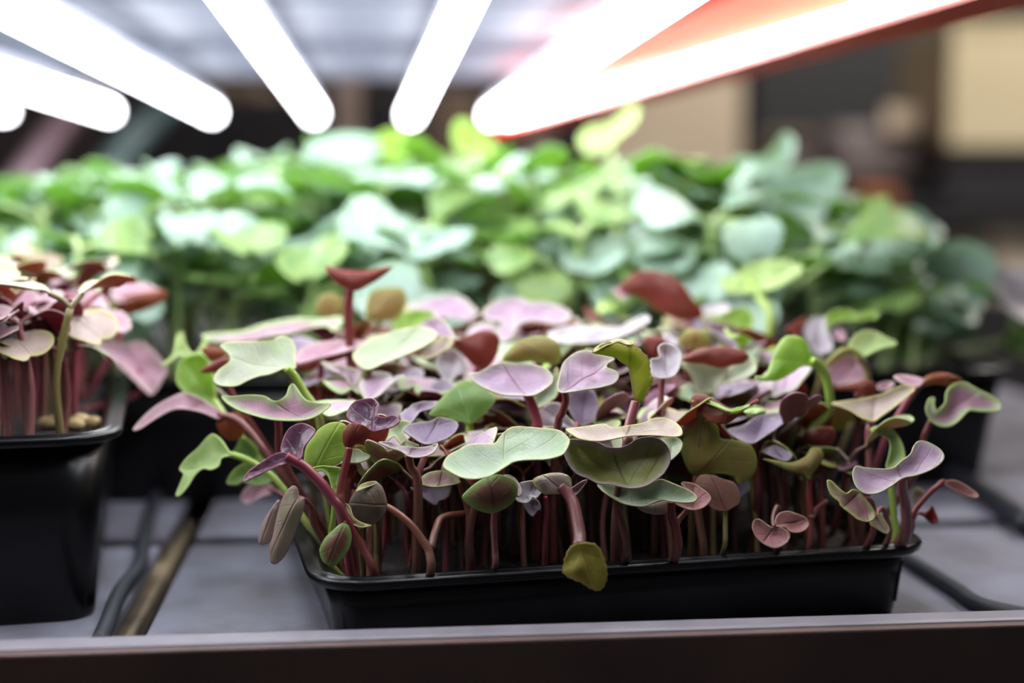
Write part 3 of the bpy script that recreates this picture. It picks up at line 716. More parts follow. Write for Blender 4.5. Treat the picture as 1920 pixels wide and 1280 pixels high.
hero('seedling with a small dark red triangular leaf at the back right',
     [('1', '1170,315 1240,260 1320,215 1310,280 1290,350 1230,340', .44, 80, 0, 'rose', 'u_maroon', K(cup=.1, flip=True))],
     [('1', '1260,340 1260,500', .44, .44)], 'stem_red', .001)
hero('tall seedling with a slanting pale green stem rising above the purple leaves at the back',
     [('p', '1370,545 1400,500 1450,488 1505,500 1470,530 1430,545', .475, 40, 0, 'palelime', 'u_lime', K(cup=.15)),
      ('p', '1350,525 1385,515 1412,530 1390,548 1362,545', .48, 50, 0, 'palelime', 'u_lime', K(cup=.15))],
     [('p', '1405,525 1425,560 1445,605', .475, .465)], 'stem_green', .0016, 'green-stemmed seedlings in the front tray')
hero('seedling with a large reddish-brown leaf tilted up at the back of the front tray',
     [('p', '1160,545 1190,512 1230,508 1275,528 1300,560 1320,590 1280,602 1230,580 1205,560', .452, 80, 0, 'rose', 'u_maroon', K(cup=.12, flip=True)),
      ('p', '1150,545 1165,535 1180,545 1170,560', .455, 50, 0, 'rose', 'u_maroon')],
     [('p', '1290,595 1300,660', .453, .45)], 'stem_red', .001)
hero('seedling with an upright dark red cup-shaped leaf standing highest over the left half',
     [('p', '609,498 640,507 680,509 735,499 715,520 690,535 668,545 645,540 622,522', .402, 80, 0, 'rose', 'u_maroon', K(cup=.2, flip=True, att='655,545')),
      ('p', '609,498 640,503 690,507 737,499 700,514 650,512', .404, 45, 0, 'u_wine', 'u_maroon', K(cup=.1))],
     [('p', '656,540 653,580 655,630 660,700', .403, .404)], 'stem_red', .0014)
hero('seedling with a veined lilac shield-shaped leaf on a magenta stem at centre',
     [('B', '635,880 720,865 800,820 880,800 1000,800 1120,810 1210,840 1260,890 1260,950 1200,1000 1130,1040 1050,1045 900,1040 780,1000 690,950', .366, 44, 0, 'lavender', 'u_wine', K(cup=.1, att='1080,1045')),
      ('B', '1130,1140 1120,1040 1200,1000 1260,940 1290,830 1310,900 1300,1030 1240,1090', .379, 70, 0, 'sage', 'u_gray', K(cup=.1))],
     [('B', '1060,1015 1100,1090 1140,1200 1155,1330', .366, .368)], 'stem_magenta', .0013)
hero('seedling with a creased violet leaf notched at its tip on a dark red stem',
     [('B', '1310,1010 1320,880 1350,790 1440,720 1530,705 1620,740 1730,765 1680,800 1670,830 1740,860 1760,900 1730,950 1640,980 1520,1000 1420,1015', .357, 46, 0, 'lavender', 'u_maroon', K(cup=.12, att='1340,1010', wav=.001))],
     [('B', '1350,1005 1365,1080 1335,1180 1305,1270', .357, .362)], 'stem_red', .0010)
hero('seedling with a dark red upright leaf beside a lilac folded one, above centre',
     [('B', '510,620 620,600 720,560 800,560 860,600 860,700 820,790 760,850 700,850 620,770 560,700', .40, 85, 0, 'rose', 'u_maroon', K(cup=.18, flip=True, att='710,850')),
      ('B', '245,530 310,480 390,455 450,480 500,540 530,600 580,615 520,620 400,590 300,560', .398, 40, 0, 'lavender', 'u_wine', K(cup=.12))],
     [('B', '710,830 690,930 700,1100', .40, .40)], 'stem_red', .0011)
hero('seedling with a brown-olive dome leaf behind the lilac shield leaf',
     [('B', '890,780 930,700 1000,640 1100,605 1210,600 1300,640 1330,720 1300,810 1200,800 1100,790 1000,800', .388, 80, 0, 'sage', 'u_olive', K(cup=.15, flip=True))],
     [('B', '1150,790 1160,900', .389, .389)], 'stem_red', .001)
hero('seedling with a large soft pink heart-shaped leaf at the back centre of the front tray',
     [('B', '740,440 780,370 880,320 1000,305 1100,340 1200,340 1320,370 1400,420 1380,480 1280,510 1150,485 1050,490 990,540 960,610 900,640 850,600 850,540 880,490 800,480', .432, 38, 0, 'lavender', 'u_maroon', K(cup=.08)),
      ('B', '1000,540 1060,500 1180,490 1290,520 1200,560 1080,590 1010,590', .44, 80, 0, 'lavender', 'u_maroon', K(cup=.1, flip=True))],
     [('B', '950,600 940,700', .433, .433)], 'stem_pink', .001)
hero('seedling with a long pale leaf outlined in bright lime, behind the curled yellow-green leaf',
     [('B', '1230,580 1380,520 1520,520 1750,530 1850,480 1960,440 1990,480 1900,540 1800,590 1600,640 1400,650 1300,640', .42, 30, -6, 'white', 'u_lime', K(cup=.08)),
      ('B', '1380,640 1500,590 1640,570 1800,560 1720,620 1640,680 1500,700', .424, 75, 0, 'white', 'u_lime', K(cup=.08, flip=True))],
     [('B', '1560,660 1560,800', .423, .423)], 'stem_olive', .0012)
hero('seedling with a pale sage leaf on an olive stem left of the lilac folded leaf',
     [('p', '662,662 690,640 740,620 790,612 820,625 800,645 760,665 720,680 690,692 670,682', .388, 34, -10, 'palesage', 'u_olive', K(cup=.08, att='685,690')),
      ('p', '785,660 830,630 850,640 835,655 800,672', .39, 35, 0, 'pinkbeige', 'u_olive')],
     [('p', '690,685 688,710 680,740 675,760', .387, .39)], 'stem_olive', .0014)
hero('seedling with a bright green leaf showing pale forked veins, left of the lilac shield leaf',
     [('B', '340,1190 400,1100 500,1000 620,930 720,960 840,1060 790,1150 720,1220 650,1260 560,1240 450,1210', .376, 60, 0, 'green', 'u_lime', K(cup=-.12, att='640,1250'))],
     [('B', '640,1240 642,1350 640,1460', .376, .374)], 'stem_green', .0012)
hero('seedling with a glossy dark purple curled leaf over a small maroon cup',
     [('5', '780,620 800,560 850,510 930,490 1000,490 1050,540 1040,590 1050,640 1110,645 1170,628 1220,650 1225,690 1170,730 1090,750 1000,765 920,720 830,690 790,660', .345, 50, 0, 'darkpurple', 'u_maroon', K(cup=.14, att='1000,740')),
      ('5', '740,830 750,760 800,705 870,700 930,720 980,760 950,830 900,870 850,880 820,920 780,920 750,880', .343, 85, 0, 'darkpurple', 'u_maroon', K(cup=.18, flip=True, att='800,920'))],
     [('5', '800,910 775,1030 740,1180 725,1300 735,1420', .343, .341), ('8', '740,540 830,680 920,860 1010,1060', .341, .340)], 'stem_red', .0010)
hero('seedling with a big smooth yellow-green leaf behind the maroon cup, left front',
     [('5', '410,1000 430,900 480,820 540,750 620,700 700,690 770,715 780,790 770,860 775,930 730,1030 640,1070 540,1075 470,1095 420,1060', .350, 72, 0, 'sage', 'u_lime', K(cup=.12, flip=True, att='500,1090')),
      ('8', '470,180 540,155 640,160 730,175 735,230 700,340 680,440 655,440 650,330 620,240 570,190 500,200', .3475, 70, 0, 'lime', 'u_lime', K(cup=.12))],
     [('8', '668,440 670,560 640,760 620,960', .348, .350)], 'stem_green', .0008)
hero('seedling with a thick forked purple stem spreading two dark purple leaves, left front',
     [('5', '-115,1200 -60,1110 40,1040 120,985 200,950 270,960 290,1030 200,1060 100,1100 0,1150', .338, 50, 0, 'darkpurple', 'u_wine', K(cup=.1, att='270,1000')),
      ('5', '215,940 220,880 250,790 300,730 380,700 460,720 505,770 450,850 400,920 390,990 330,1010 270,980', .341, 55, -15, 'darkpurple', 'u_wine', K(cup=.2, att='300,990'))],
     [('5', '260,985 340,1030 420,1080 560,1220 660,1350 730,1450', .339, .341, True, .0013)], 'stem_magenta', .0013)
hero('seedling with a small pale green leaf just right of the thin red stem, left front',
     [('5', '735,930 790,930 870,920 920,950 980,980 930,1020 860,1035 780,1030 735,1000', .352, 48, 0, 'palesage', 'u_olive', K(cup=.1)),
      ('5', '850,890 900,885 960,910 990,950 960,960 900,930 850,915', .356, 80, 0, 'sage', 'u_olive', K(cup=.1, flip=True))],
     [('5', '870,1030 900,1110 940,1210', .352, .353)], 'stem_olive', .0007)
hero('seedling with a pale green leaf under the lilac-grey one, left of the sage bow-tie leaf',
     [('5', '1125,850 1130,780 1200,690 1290,680 1330,720 1260,770 1300,850 1400,890 1290,905 1230,860 1180,810', .360, 60, 0, 'sage', 'u_olive', K(cup=.12))],
     [('5', '1150,900 1110,1000 1050,1200', .360, .357)], 'stem_olive', .0009)
hero('seedling with a matt lilac-grey broad leaf, upper left of the sage bow-tie leaf',
     [('5', '1260,760 1310,710 1400,690 1500,680 1560,650 1650,660 1730,700 1710,770 1640,830 1560,860 1490,880 1420,870 1340,820', .358, 46, 0, 'greylilac', 'u_pinkbrown', K(cup=.1, att='1440,870'))],
     [('5', '1440,860 1440,990 1390,1180', .358, .356)], 'stem_pink', .0009)
hero('seedling with a narrow flat lilac leaf on a dull red stem, left of centre',
     [('5', '1050,860 1150,860 1260,895 1380,905 1480,895 1550,870 1540,920 1500,960 1420,985 1330,985 1240,940 1150,910', .346, 34, 0, 'lavender', 'u_pinkbrown', K(cup=.08, att='1300,970'))],
     [('5', '1305,975 1330,1080 1385,1200', .347, .348)], 'stem_orange', .0011)
hero('seedling with a small beige-pink oval leaf left below the sage bow-tie leaf',
     [('8', '1395,290 1450,220 1560,190 1640,200 1720,250 1755,290 1680,315 1560,330 1450,325', .350, 46, 0, 'mottled', 'u_beige', K(cup=.1))],
     [('8', '1745,285 1780,400 1820,560 1830,1000', .351, .352)], 'stem_orange', .0009)
hero('seedling with a dark grey cupped leaf on a curving orange stem, left front',
     [('8', '795,480 830,400 880,340 960,300 1030,290 1080,330 1110,400 1125,480 1110,560 1060,620 990,660 930,665 850,620 810,560', .343, 82, -10, 'greylilac', 'u_gray', K(cup=.25, flip=True, att='1120,490')),
      ('8', '855,370 900,310 1000,286 1030,296 960,325 900,350', .342, 40, 0, 'pinkbeige', 'u_beige', K(cup=.05)),
      ('8', '760,480 800,500 830,590 900,640 990,660 900,670 830,640 790,580', .341, 50, 0, 'pinkbeige', 'u_beige', K(cup=.05))],
     [('8', '1115,500 1200,550 1330,660 1420,780 1480,880 1500,1040', .343, .340), ('8', '1790,560 1600,590 1540,700 1500,860', .352, .342, False)], 'stem_orange', .0010)
hero('seedling with a dark olive-brown teardrop leaf hanging inside the left front corner',
     [('8', '545,860 590,770 660,700 740,640 800,670 820,760 800,860 750,940 690,1000 640,1010 580,980 550,920', .3395, 80, 0, 'greylilac', 'u_brownrim', K(cup=.15, flip=True, att='760,650'))],
     [('8', '765,650 780,620 800,700 830,1040', .340, .346)], 'stem_brown', .0007)
hero('seedling drooping out over the left rim with a pair of long beige-pink leaves',
     [('8', '120,970 110,860 140,760 170,620 210,470 260,370 320,320 360,350 375,420 415,430 410,520 370,640 310,800 250,920 180,990 140,990', .348, 84, -10, 'palesage', 'u_beige', K(cup=.1, flip=True, att='370,420')),
      ('8', '20,800 50,650 120,530 200,440 180,600 150,740 110,810 50,830', .352, 80, -20, 'rose', 'u_beige', K(cup=.08, flip=True, att='190,460'))],
     [('8', '370,430 420,450 480,520 520,700', .349, .352)], 'stem_red', .0008)
hero('seedling reaching out to the left with a pale lime lobed leaf',
     [('C', '355,590 385,510 415,430 385,390 440,310 520,240 600,150 640,135 700,180 760,270 790,290 700,310 680,370 620,400 560,390 500,440 450,520 390,590', .376, 62, -14, 'palelime', 'u_lime', K(cup=.12, att='780,290')),
      ('C', '740,500 800,400 900,340 1010,330 1100,400 1080,480 960,520 860,490 820,510', .386, 65, 0, 'green', 'u_lime', K(cup=.12)),
      ('C', '850,160 920,180 980,270 940,340 850,330 790,280 820,220', .392, 75, 0, 'green', 'u_lime', K(cup=.12))],
     [('C', '770,285 900,330 1080,450 1240,640 1340,800', .376, .368)], 'stem_green', .0009, 'green-stemmed seedlings in the front tray')
hero('seedling with a small pink and white curled leaf low outside the left rim',
     [('C', '840,620 890,530 960,500 1060,510 1100,570 1000,600 900,650', .395, 65, 0, 'rose', 'u_wine', K(cup=.15))],
     [('C', '1060,540 1200,620 1330,760', .395, .385)], 'stem_pink', .0007)
hero('seedling with a pale sage saddle-shaped leaf on a lime stalk, upper left',
     [('A', '640,920 680,850 760,790 760,740 720,700 690,670 760,645 900,640 1050,635 1150,600 1220,620 1255,680 1250,760 1255,840 1170,840 1080,880 980,900 900,930 820,970 740,975 670,960', .372, 46, 8, 'palesage', 'u_lime', K(cup=.08, att='1200,845'))],
     [('A', '1190,840 1250,900 1320,1020 1440,1240', .372, .376)], 'stem_green', .0011, 'green-stemmed seedlings in the front tray')
hero('seedling with a wide mauve boat-shaped leaf edged in pale green, below the saddle-shaped leaf',
     [('A', '705,1045 780,1050 900,1040 1020,1050 1100,1090 1180,1050 1210,980 1240,960 1290,1030 1340,1080 1430,1100 1520,1105 1470,1160 1380,1210 1280,1230 1150,1230 1030,1215 900,1180 800,1140 730,1090', .361, 52, 0, 'pinkgreen', 'u_maroon', K(cup=.12, att='1110,1095'))],
     [('A', '1120,1120 1130,1300 1150,1500', .365, .366)], 'stem_red', .0010)
hero('seedling with a crinkled fresh green leaf at the left side, beside the saddle-shaped leaf',
     [('A', '360,880 380,800 450,750 540,735 600,780 620,840 650,920 655,1000 650,1120 560,1110 480,1080 400,1000 360,940', .398, 72, 0, 'lime', 'u_lime', K(cup=.12, wav=.0018, att='650,1110'))],
     [('A', '645,1080 690,1150 750,1230', .398, .392)], 'stem_green', .0011, 'green-stemmed seedlings in the front tray')
hero('seedling slung far out to the left with a long lilac-brown bent leaf',
     [('p', '250,802 285,765 325,742 350,736 385,752 415,770 410,784 370,770 330,766 290,785 262,803', .386, 50, 0, 'rose', 'u_orange', K(cup=.05)),
      ('p', '406,788 430,774 458,780 457,815 432,826 412,812', .386, 85, 0, 'rose', 'u_orange', K(cup=.15, flip=True))],
     [('p', '410,777 450,790 500,850', .386, .380)], 'stem_pink', .0009)
hero('seedling with a thin twisted yellow-green leaf at the far left of the front tray',
     [('A', '240,820 330,740 350,640 370,580 410,575 440,680 500,730 560,640 600,600 570,730 480,755 380,755 300,810', .412, 70, 0, 'palelime', 'u_yellow', K(cup=.05))],
     [('A', '480,745 560,900 760,1100', .41, .40)], 'stem_olive', .0008)
hero('seedling with two folded rust-red leaves tucked behind the saddle-shaped leaf',
     [('A', '540,870 620,800 740,755 760,800 700,850 640,872', .392, 70, 0, 'rose', 'u_maroon', K(cup=.1, flip=True)),
      ('A', '550,700 640,675 740,715 700,760 620,775', .40, 70, 0, 'rose', 'u_orange', K(cup=.1, flip=True))],
     [('A', '700,830 760,1000', .393, .393)], 'stem_red', .0009)
hero('seedling with a long flat pinkish leaf edged in lime stretching along the top left',
     [('A', '560,590 700,570 850,560 1000,510 1130,480 1280,460 1440,470 1580,450 1605,485 1550,560 1480,520 1330,545 1200,580 1050,600 900,635 750,640 600,630', .43, 22, -6, 'pinkgreen', 'u_lime', K(cup=.05)),
      ('A', '1330,545 1480,520 1560,555 1560,620 1480,640 1400,590', .432, 75, 0, 'rose', 'u_wine', K(cup=.1, flip=True))],
     [('A', '1200,570 1220,700', .431, .431)], 'stem_olive', .001)
hero('seedling with a long mauve leaf lying between the saddle-shaped and the pale sage leaf',
     [('A', '1250,760 1290,700 1400,650 1550,630 1700,630 1800,640 1700,690 1600,720 1450,755 1280,800', .401, 26, 0, 'rose', 'u_maroon', K(cup=.06)),
      ('A', '1260,800 1450,755 1600,722 1700,690 1690,740 1550,790 1400,850 1290,860', .405, 80, 0, 'rose', 'u_maroon', K(cup=.1, flip=True))],
     [('A', '1450,800 1450,1000', .404, .404)], 'stem_red', .001)
hero('seedling with two round olive leaves beside the highest dark red cup leaf',
     [('A', '1400,400 1440,300 1520,275 1600,300 1610,400 1560,460 1430,450', .442, 80, 0, 'rose', 'u_olive', K(cup=.15, flip=True)),
      ('p', '685,585 692,552 712,540 755,540 762,570 740,600 700,602', .438, 80, 0, 'rose', 'u_olive', K(cup=.15, flip=True))],
     [('p', '720,595 700,640', .44, .44)], 'stem_olive', .001)
hero('seedling with a soft pink leaf at the back, left of the heart-shaped pink leaf',
     [('p', '765,577 800,560 840,551 872,560 898,590 890,602 850,595 800,592', .458, 35, 0, 'lavender', 'u_wine', K(cup=.1)),
      ('p', '735,617 745,590 780,580 815,586 800,606 760,620', .446, 60, 0, 'lime', 'u_lime', K(cup=.12))],
     [('p', '830,590 830,640', .458, .455)], 'stem_pink', .001)
hero('seedling with a crumpled mustard-yellow withered leaf hanging down over the front rim',
     [('D', '1340,1170 1350,1110 1370,1040 1400,980 1460,955 1560,955 1620,1000 1660,1090 1675,1170 1670,1230 1640,1290 1600,1310 1540,1290 1480,1250 1400,1220', .3315, 84, 0, 'u_mustard', 'u_mustard', K(cup=-.1, wav=.002, att='1460,960', serr=.00015)),
      ('7', '450,550 560,495 680,485 770,520 790,620 780,690 700,670 600,670 530,660', .343, 60, 0, 'pinkbeige', 'u_pinkbrown', K(cup=-.2)),
      ('7', '770,640 830,590 920,540 880,600 810,680', .345, 50, 0, 'rose', 'u_pinkbrown')],
     [('7', '700,610 790,720 830,880 855,1040 845,1120', .343, .333, False, .0016), ('7', '840,1000 860,1080 870,1130', .336, .349)], 'stem_pink', .0009)
hero('seedling with a small whitish-lilac crumpled leaf beside the brown cupped leaf',
     [('7', '330,580 440,555 510,580 525,640 480,700 450,690 400,740 310,710', .349, 60, 0, 'white', 'u_pinkbrown', K(cup=.2, wav=.0014)),
      ('7', '370,740 480,715 522,790 490,810 450,855 400,810', .352, 70, 0, 'greylilac', 'u_wine', K(cup=.1))],
     [('7', '560,690 570,800 560,1000', .352, .354)], 'stem_magenta', .0007)
hero('seedling with two greyish-lilac leaves in shade behind the sage bow-tie leaf',
     [('6', '500,620 600,600 690,600 735,700 730,800 690,870 600,910 530,850 480,720', .376, 75, 0, 'greylilac', 'u_gray', K(cup=.1)),
      ('6', '220,810 300,720 400,710 440,800 500,860 540,930 400,910 240,900', .372, 70, 0, 'white', 'u_gray', K(cup=.1, wav=.0012))],
     [('6', '550,880 560,1100', .375, .372)], 'stem_pink', .0009)
hero('seedling with a whitish folded leaf left of the bright green veined leaf',
     [('B', '390,800 430,720 520,700 600,780 630,850 540,900 480,950 430,900', .40, 60, 0, 'white', 'u_pinkbrown', K(cup=.15, wav=.0012))],
     [('B', '480,940 480,1100', .40, .40)], 'stem_pink', .0009)
hero('seedling with a narrow mauve bent leaf right of the mauve boat-shaped leaf',
     [('5', '560,170 700,200 830,230 900,280 850,370 810,360 760,290 640,240', .39, 45, 0, 'lavender', 'u_wine', K(cup=.1))],
     [('5', '820,350 820,600', .39, .388)], 'stem_red', .0009)
hero('seedling with a ragged dull purple leaf just above the matt lilac-grey leaf',
     [('5', '1240,620 1300,570 1400,520 1550,515 1500,570 1400,600 1330,690 1260,680', .367, 35, 0, 'greylilac', 'u_wine', K(cup=.1, serr=.0002))],
     [('5', '1330,670 1330,900', .368, .366)], 'stem_red', .0008)

# ------------------------------------------------------------------ the crowd: prototypes and copies
COT = [(0, 0), (.06, .12), (.2, .36), (.42, .54), (.68, .6), (.9, .48), (1.0, .26), (.96, .1), (.88, 0)]
TRUE = [(0, 0), (.12, .10), (.3, .26), (.5, .34), (.72, .30), (.9, .16), (1.0, 0)]
def shape(kind, L, asym=0.0):
    half = COT if kind == 'cot' else TRUE
    pts = [Vector((x * L, y * L)) for x, y in half] + [Vector((x * L, -y * L * (1 - asym))) for x, y in half[-2:0:-1]]
    return catmull(pts, 3, True)
def proto_leaf(L, az, elev, root, top, under, droop=.5, fold=.25, kind='cot', step=.0024):
    """a leaf springing from root towards azimuth az, rising by elev, bending down towards its tip"""
    out = shape(kind, L, random.uniform(0, .25)); seed = random.random() * 90
    ca, sa = math.cos(az), math.sin(az); tw = random.uniform(-.35, .35)
    def to3d(p, rho, ua, ub):
        s = p.x / L; a = elev - droop * s
        x = L * (math.sin(elev) - math.sin(a)) / droop if abs(droop) > 1e-3 and False else p.x * math.cos(elev - droop * s * .5)
        z = p.x * math.sin(elev - droop * s * .5)
        y = p.y * math.cos(fold); z += abs(p.y) * math.sin(fold) + p.y * tw
        z += L * .035 * noise.noise(Vector((p.x / L * 2.4, p.y / L * 2.4, seed))) * 2
        return root + Vector((x * ca - y * sa, x * sa + y * ca, z))
    return blade(out, Vector((0, 0)), Vector((1, 0)), to3d, top, under, step=step, thick=.00035, edgew=.0009)
def make_proto(h, L, tops, unders, smat, sr, true_leaf=False, n=2, spread=.35):
    lean = random.uniform(-.1, .1) * h; lean2 = random.uniform(-.1, .1) * h
    topp = Vector((lean, lean2, h)); az = random.random() * 6.28
    tubes = [([Vector((0, 0, -.001)), Vector((lean * .2 + random.uniform(-.002, .002), lean2 * .3, h * .5)), topp], sr * 1.1, sr)]
    lv = []
    for k in range(n):
        a = az + k * 2 * math.pi / n + random.uniform(-.4, .4); pl = L * random.uniform(.15, spread)
        root = topp + Vector((math.cos(a) * pl, math.sin(a) * pl, pl * .8 + random.uniform(-.001, .002)))
        tubes.append(([topp, topp + Vector((math.cos(a) * pl * .45, math.sin(a) * pl * .45, pl * .5)), root + Vector((math.cos(a), math.sin(a), .2)) * .001], sr * .85, sr * .7))
        lv.append(proto_leaf(L * random.uniform(.85, 1.12), a, random.uniform(-.25, 1.0), root, random.choice(tops), random.choice(unders), random.uniform(.2, 1.5), random.uniform(-.1, .6)))
    if true_leaf:
        a = az + 1.4; root = topp + Vector((math.cos(a) * .003, math.sin(a) * .003, .007))
        tubes.append(([topp, root], sr * .8, sr * .6))
        lv.append(proto_leaf(L * .95, a, 1.2, root, random.choice(tops), random.choice(unders), 1.6, .3, 'true'))
    return stem_mesh(tubes, smat), lv, look(lv, smat)
WORDS = {'lavender': 'lilac', 'rose': 'rose', 'pinkgreen': 'mauve', 'greylilac': 'grey-lilac', 'palesage': 'pale green', 'sage': 'sage', 'pinkbeige': 'beige', 'mottled': 'mottled pink',
         'darkpurple': 'dark purple', 'u_maroon': 'maroon', 'u_olive': 'olive', 'lime': 'lime', 'palelime': 'pale lime', 'green': 'green', 'mint': 'pale green', 'mintdeep': 'mid-green'}
def look(lv, smat):
    ws = []
    for m_ in lv:
        x = WORDS.get(m_.materials[0].name, 'green')
        if x not in ws: ws.append(x)
    return ' and '.join(ws[:2]) + ' leaves, ' + smat[5:] + ' stem'
def place_copy(pr, loc, rot, sc, label, group, tilt=(0, 0), name='purple_seedling'):
    """first use and later uses alike: an Empty at the foot with a stem and its leaves as children"""
    e = empty(name, loc, label, 'seedling', group)
    e.rotation_euler = (tilt[0], tilt[1], rot); e.scale = (sc, sc, sc)
    o = bpy.data.objects.new('stem', pr[0]); C.objects.link(o); o.parent = e
    for m_ in pr[1]:
        o = bpy.data.objects.new('leaf', m_); C.objects.link(o); o.parent = e
    return e
PT = ['lavender', 'lavender', 'rose', 'pinkgreen', 'greylilac', 'greylilac', 'sage', 'pinkbeige', 'mottled', 'mottled', 'darkpurple', 'u_maroon', 'u_olive']
PU = ['u_maroon', 'u_maroon', 'u_wine', 'u_olive', 'u_pinkbrown', 'u_brownrim']
protF = {h: [make_proto(h, random.uniform(.0120, .0165), PT, PU, random.choice(['stem_red', 'stem_pink', 'stem_magenta', 'stem_orange', 'stem_brown', 'stem_brown', 'stem_olive']), .00072) for _ in range(8)] for h in (.016, .021, .026, .033, .040, .047, .053)}
protG = [make_proto(.044, .014, ['lime', 'palelime', 'green'], ['u_lime', 'u_yellow'], 'stem_green', .0009, True) for _ in range(3)]
def nearest_h(d, h):
    return min(d, key=lambda k: abs(k - h))
cntF = 0
BB = [(min(q.x for q in pl), max(q.x for q in pl), min(q.y for q in pl), max(q.y for q in pl), pl, Z) for pl, Z in SHOWN]
def hides(pr, M4):
    """does any leaf of this seedling stand between the camera and a leaf that the photo shows whole?"""
    n = 0
    for m_ in pr[1]:
        vv = m_.vertices
        for k in range(0, len(vv) // 2, 7):
            x, y, Z = proj(M4 @ vv[k].co)
            for (xa, xb, ya, yb_, pl, Zh) in BB:
                if Z < Zh + .003 and xa < x < xb and ya < y < yb_ and inside(Vector((x, y)), pl):
                    n += 1
                    if n > 1: return True
                    break
    return False
for j in range(11):
    for i in range(14):
        u = -TF_W / 2 + .010 + (TF_W - .020) * (i + random.uniform(.15, .85)) / 14
        v = .008 + (TF_D - .017) * (j + random.uniform(.15, .85)) / 11
        vn = v / TF_D
        # foliage top rises from the front to the back of the tray
        h = .030 + .021 * vn + random.uniform(-.006, .003)
        side = abs(u) / (TF_W / 2)
        if side > .85: h -= .006
        ti = (0, 0)
        if v < .026: h = min(h, .034)
        if .022 < v < .06 and random.random() < .5: h = random.uniform(.016, .030)
        lean = math.radians(random.uniform(8, 20)) * max(0, (.040 - v) / .040) * 1.4
        a_ = random.random() * 6.28
        hh = nearest_h(protF, h); pr = random.choice(protF[hh])
        if random.random() < .06 and vn > .35: pr = random.choice(protG); hh = .044
        zone = 'front rim' if vn < .25 else ('middle of the tray' if vn < .65 else 'back of the tray')
        sidew = 'left' if u < -TF_W / 6 else ('right' if u > TF_W / 6 else 'central')
        sc = (h / hh) if abs(h / hh - 1) < .2 else 1
        for tr_ in range(14):
            if tr_: a_ = random.random() * 6.28; pr = random.choice(protF[nearest_h(protF, h - .001 * tr_)]); sc = 1 if tr_ < 8 else .85
            q = Matrix.Rotation(-lean * (1 + tr_ * .05), 3, exF) @ Matrix.Rotation(a_, 3, 'Z')
            M4 = Matrix.Translation(FT(u, v, .0135)) @ q.to_4x4() @ Matrix.Scale(sc, 4)
            if not hides(pr, M4): break
        else: continue
        lab = '%s, %s %s, front tray' % (pr[2], sidew, {'front rim': 'front edge', 'middle of the tray': 'middle rows', 'back of the tray': 'back rows'}[zone])
        e = place_copy(pr, FT(u, v, .0135), 0, sc, lab, 'crowded purple seedlings in the front tray')
        e.rotation_euler = q.to_euler(); cntF += 1

# left tray
LT = ['rose', 'lavender', 'rose', 'pinkbeige', 'palesage', 'palesage', 'pinkgreen', 'greylilac']
LU = ['u_maroon', 'u_wine', 'u_wine', 'u_olive']
protL = [make_proto(h, random.uniform(.012, .016), LT, LU, random.choice(['stem_magenta', 'stem_pink', 'stem_pink', 'stem_olive']), .0010) for h in (.026, .030, .034, .037) for _ in range(3)]
for j in range(12):
    for i in range(17):
        u = -TL_W / 2 + .010 + (TL_W - .018) * (i + random.uniform(.1, .9)) / 17
        v = .009 + (TL_D - .018) * (j + random.uniform(.1, .9)) / 12
        p = TL_C + exL * u + eyL * (v - TL_D / 2) + Vector((0, 0, .0445))
        px, py, _ = proj(p)
        if px < -120: continue
        row = 'front half' if v < TL_D / 2 else 'back half'
        pr = random.choice(protL)
        e = place_copy(pr, p, 0, random.uniform(.82, 1.0) + (.06 if v > TL_D / 2 else -.02), 'seedling with %s, %s of left tray' % (pr[2], row), 'crowded seedlings in the left tray', name='pink_stemmed_seedling')
        lean = math.radians(14) * max(0, (.03 - v) / .03)
        e.rotation_euler = (Matrix.Rotation(-lean, 3, exL) @ Matrix.Rotation(random.random() * 6.28, 3, 'Z')).to_euler()
def heroL(label, leaves, stems, mat='stem_magenta', r=.001):
    tubes = []
    for reg, pts, z0, z1 in stems:
        px = cv(reg, pts); n = len(px); path = [P(x, y, z0 + (z1 - z0) * i / max(1, n - 1)) for i, (x, y) in enumerate(px)]
        q = path[-1] - TL_C; u = max(-TL_W / 2 + .01, min(TL_W / 2 - .01, q.dot(exL))); v = max(-TL_D / 2 + .01, min(TL_D / 2 - .01, q.dot(eyL)))
        path.append(TL_C + exL * u + eyL * v + Vector((0, 0, .0445))); tubes.append((path[::-1], r * 1.1, r * .9))
    e = empty('pink_stemmed_seedling', tuple(tubes[0][0][0]), label, 'seedling', 'pink seedlings in the left tray')
    link('stem', stem_mesh(tubes, mat), e)
    for l in leaves: hero_leaf(e, *l[:7], **(l[7] if len(l) > 7 else {}))
heroL('seedling with a large soft pink leaf drooping over the right side of the left tray',
      [('p', '182,650 205,638 235,645 262,640 285,655 312,690 305,710 285,738 268,728 240,700 210,675', .435, 55, 10, 'rose', 'u_wine', K(cup=.14, att='262,690'))],
      [('p', '262,690 255,740', .437, .437)])
heroL('seedling with a red-edged leaf, brown beneath, at the right end of left tray',
      [('p', '210,590 225,560 260,548 310,545 305,565 270,582 235,592', .455, 80, 0, 'rose', 'u_orange', K(cup=.12, flip=True)),
       ('p', '205,555 225,530 260,527 300,545 260,552 230,565', .457, 30, 0, 'rose', 'u_wine')],
      [('p', '225,590 220,640', .456, .452)])
heroL('seedling with a brown and beige leaf standing highest in the left tray',
      [('p', '40,500 48,478 90,474 115,485 110,500 70,510', .455, 60, 0, 'pinkbeige', 'u_olive', K(cup=.12)),
       ('p', '42,512 44,490 70,492 66,512', .453, 80, 0, 'rose', 'u_olive', K(flip=True))],
      [('p', '60,505 62,560', .455, .45)], 'stem_olive')
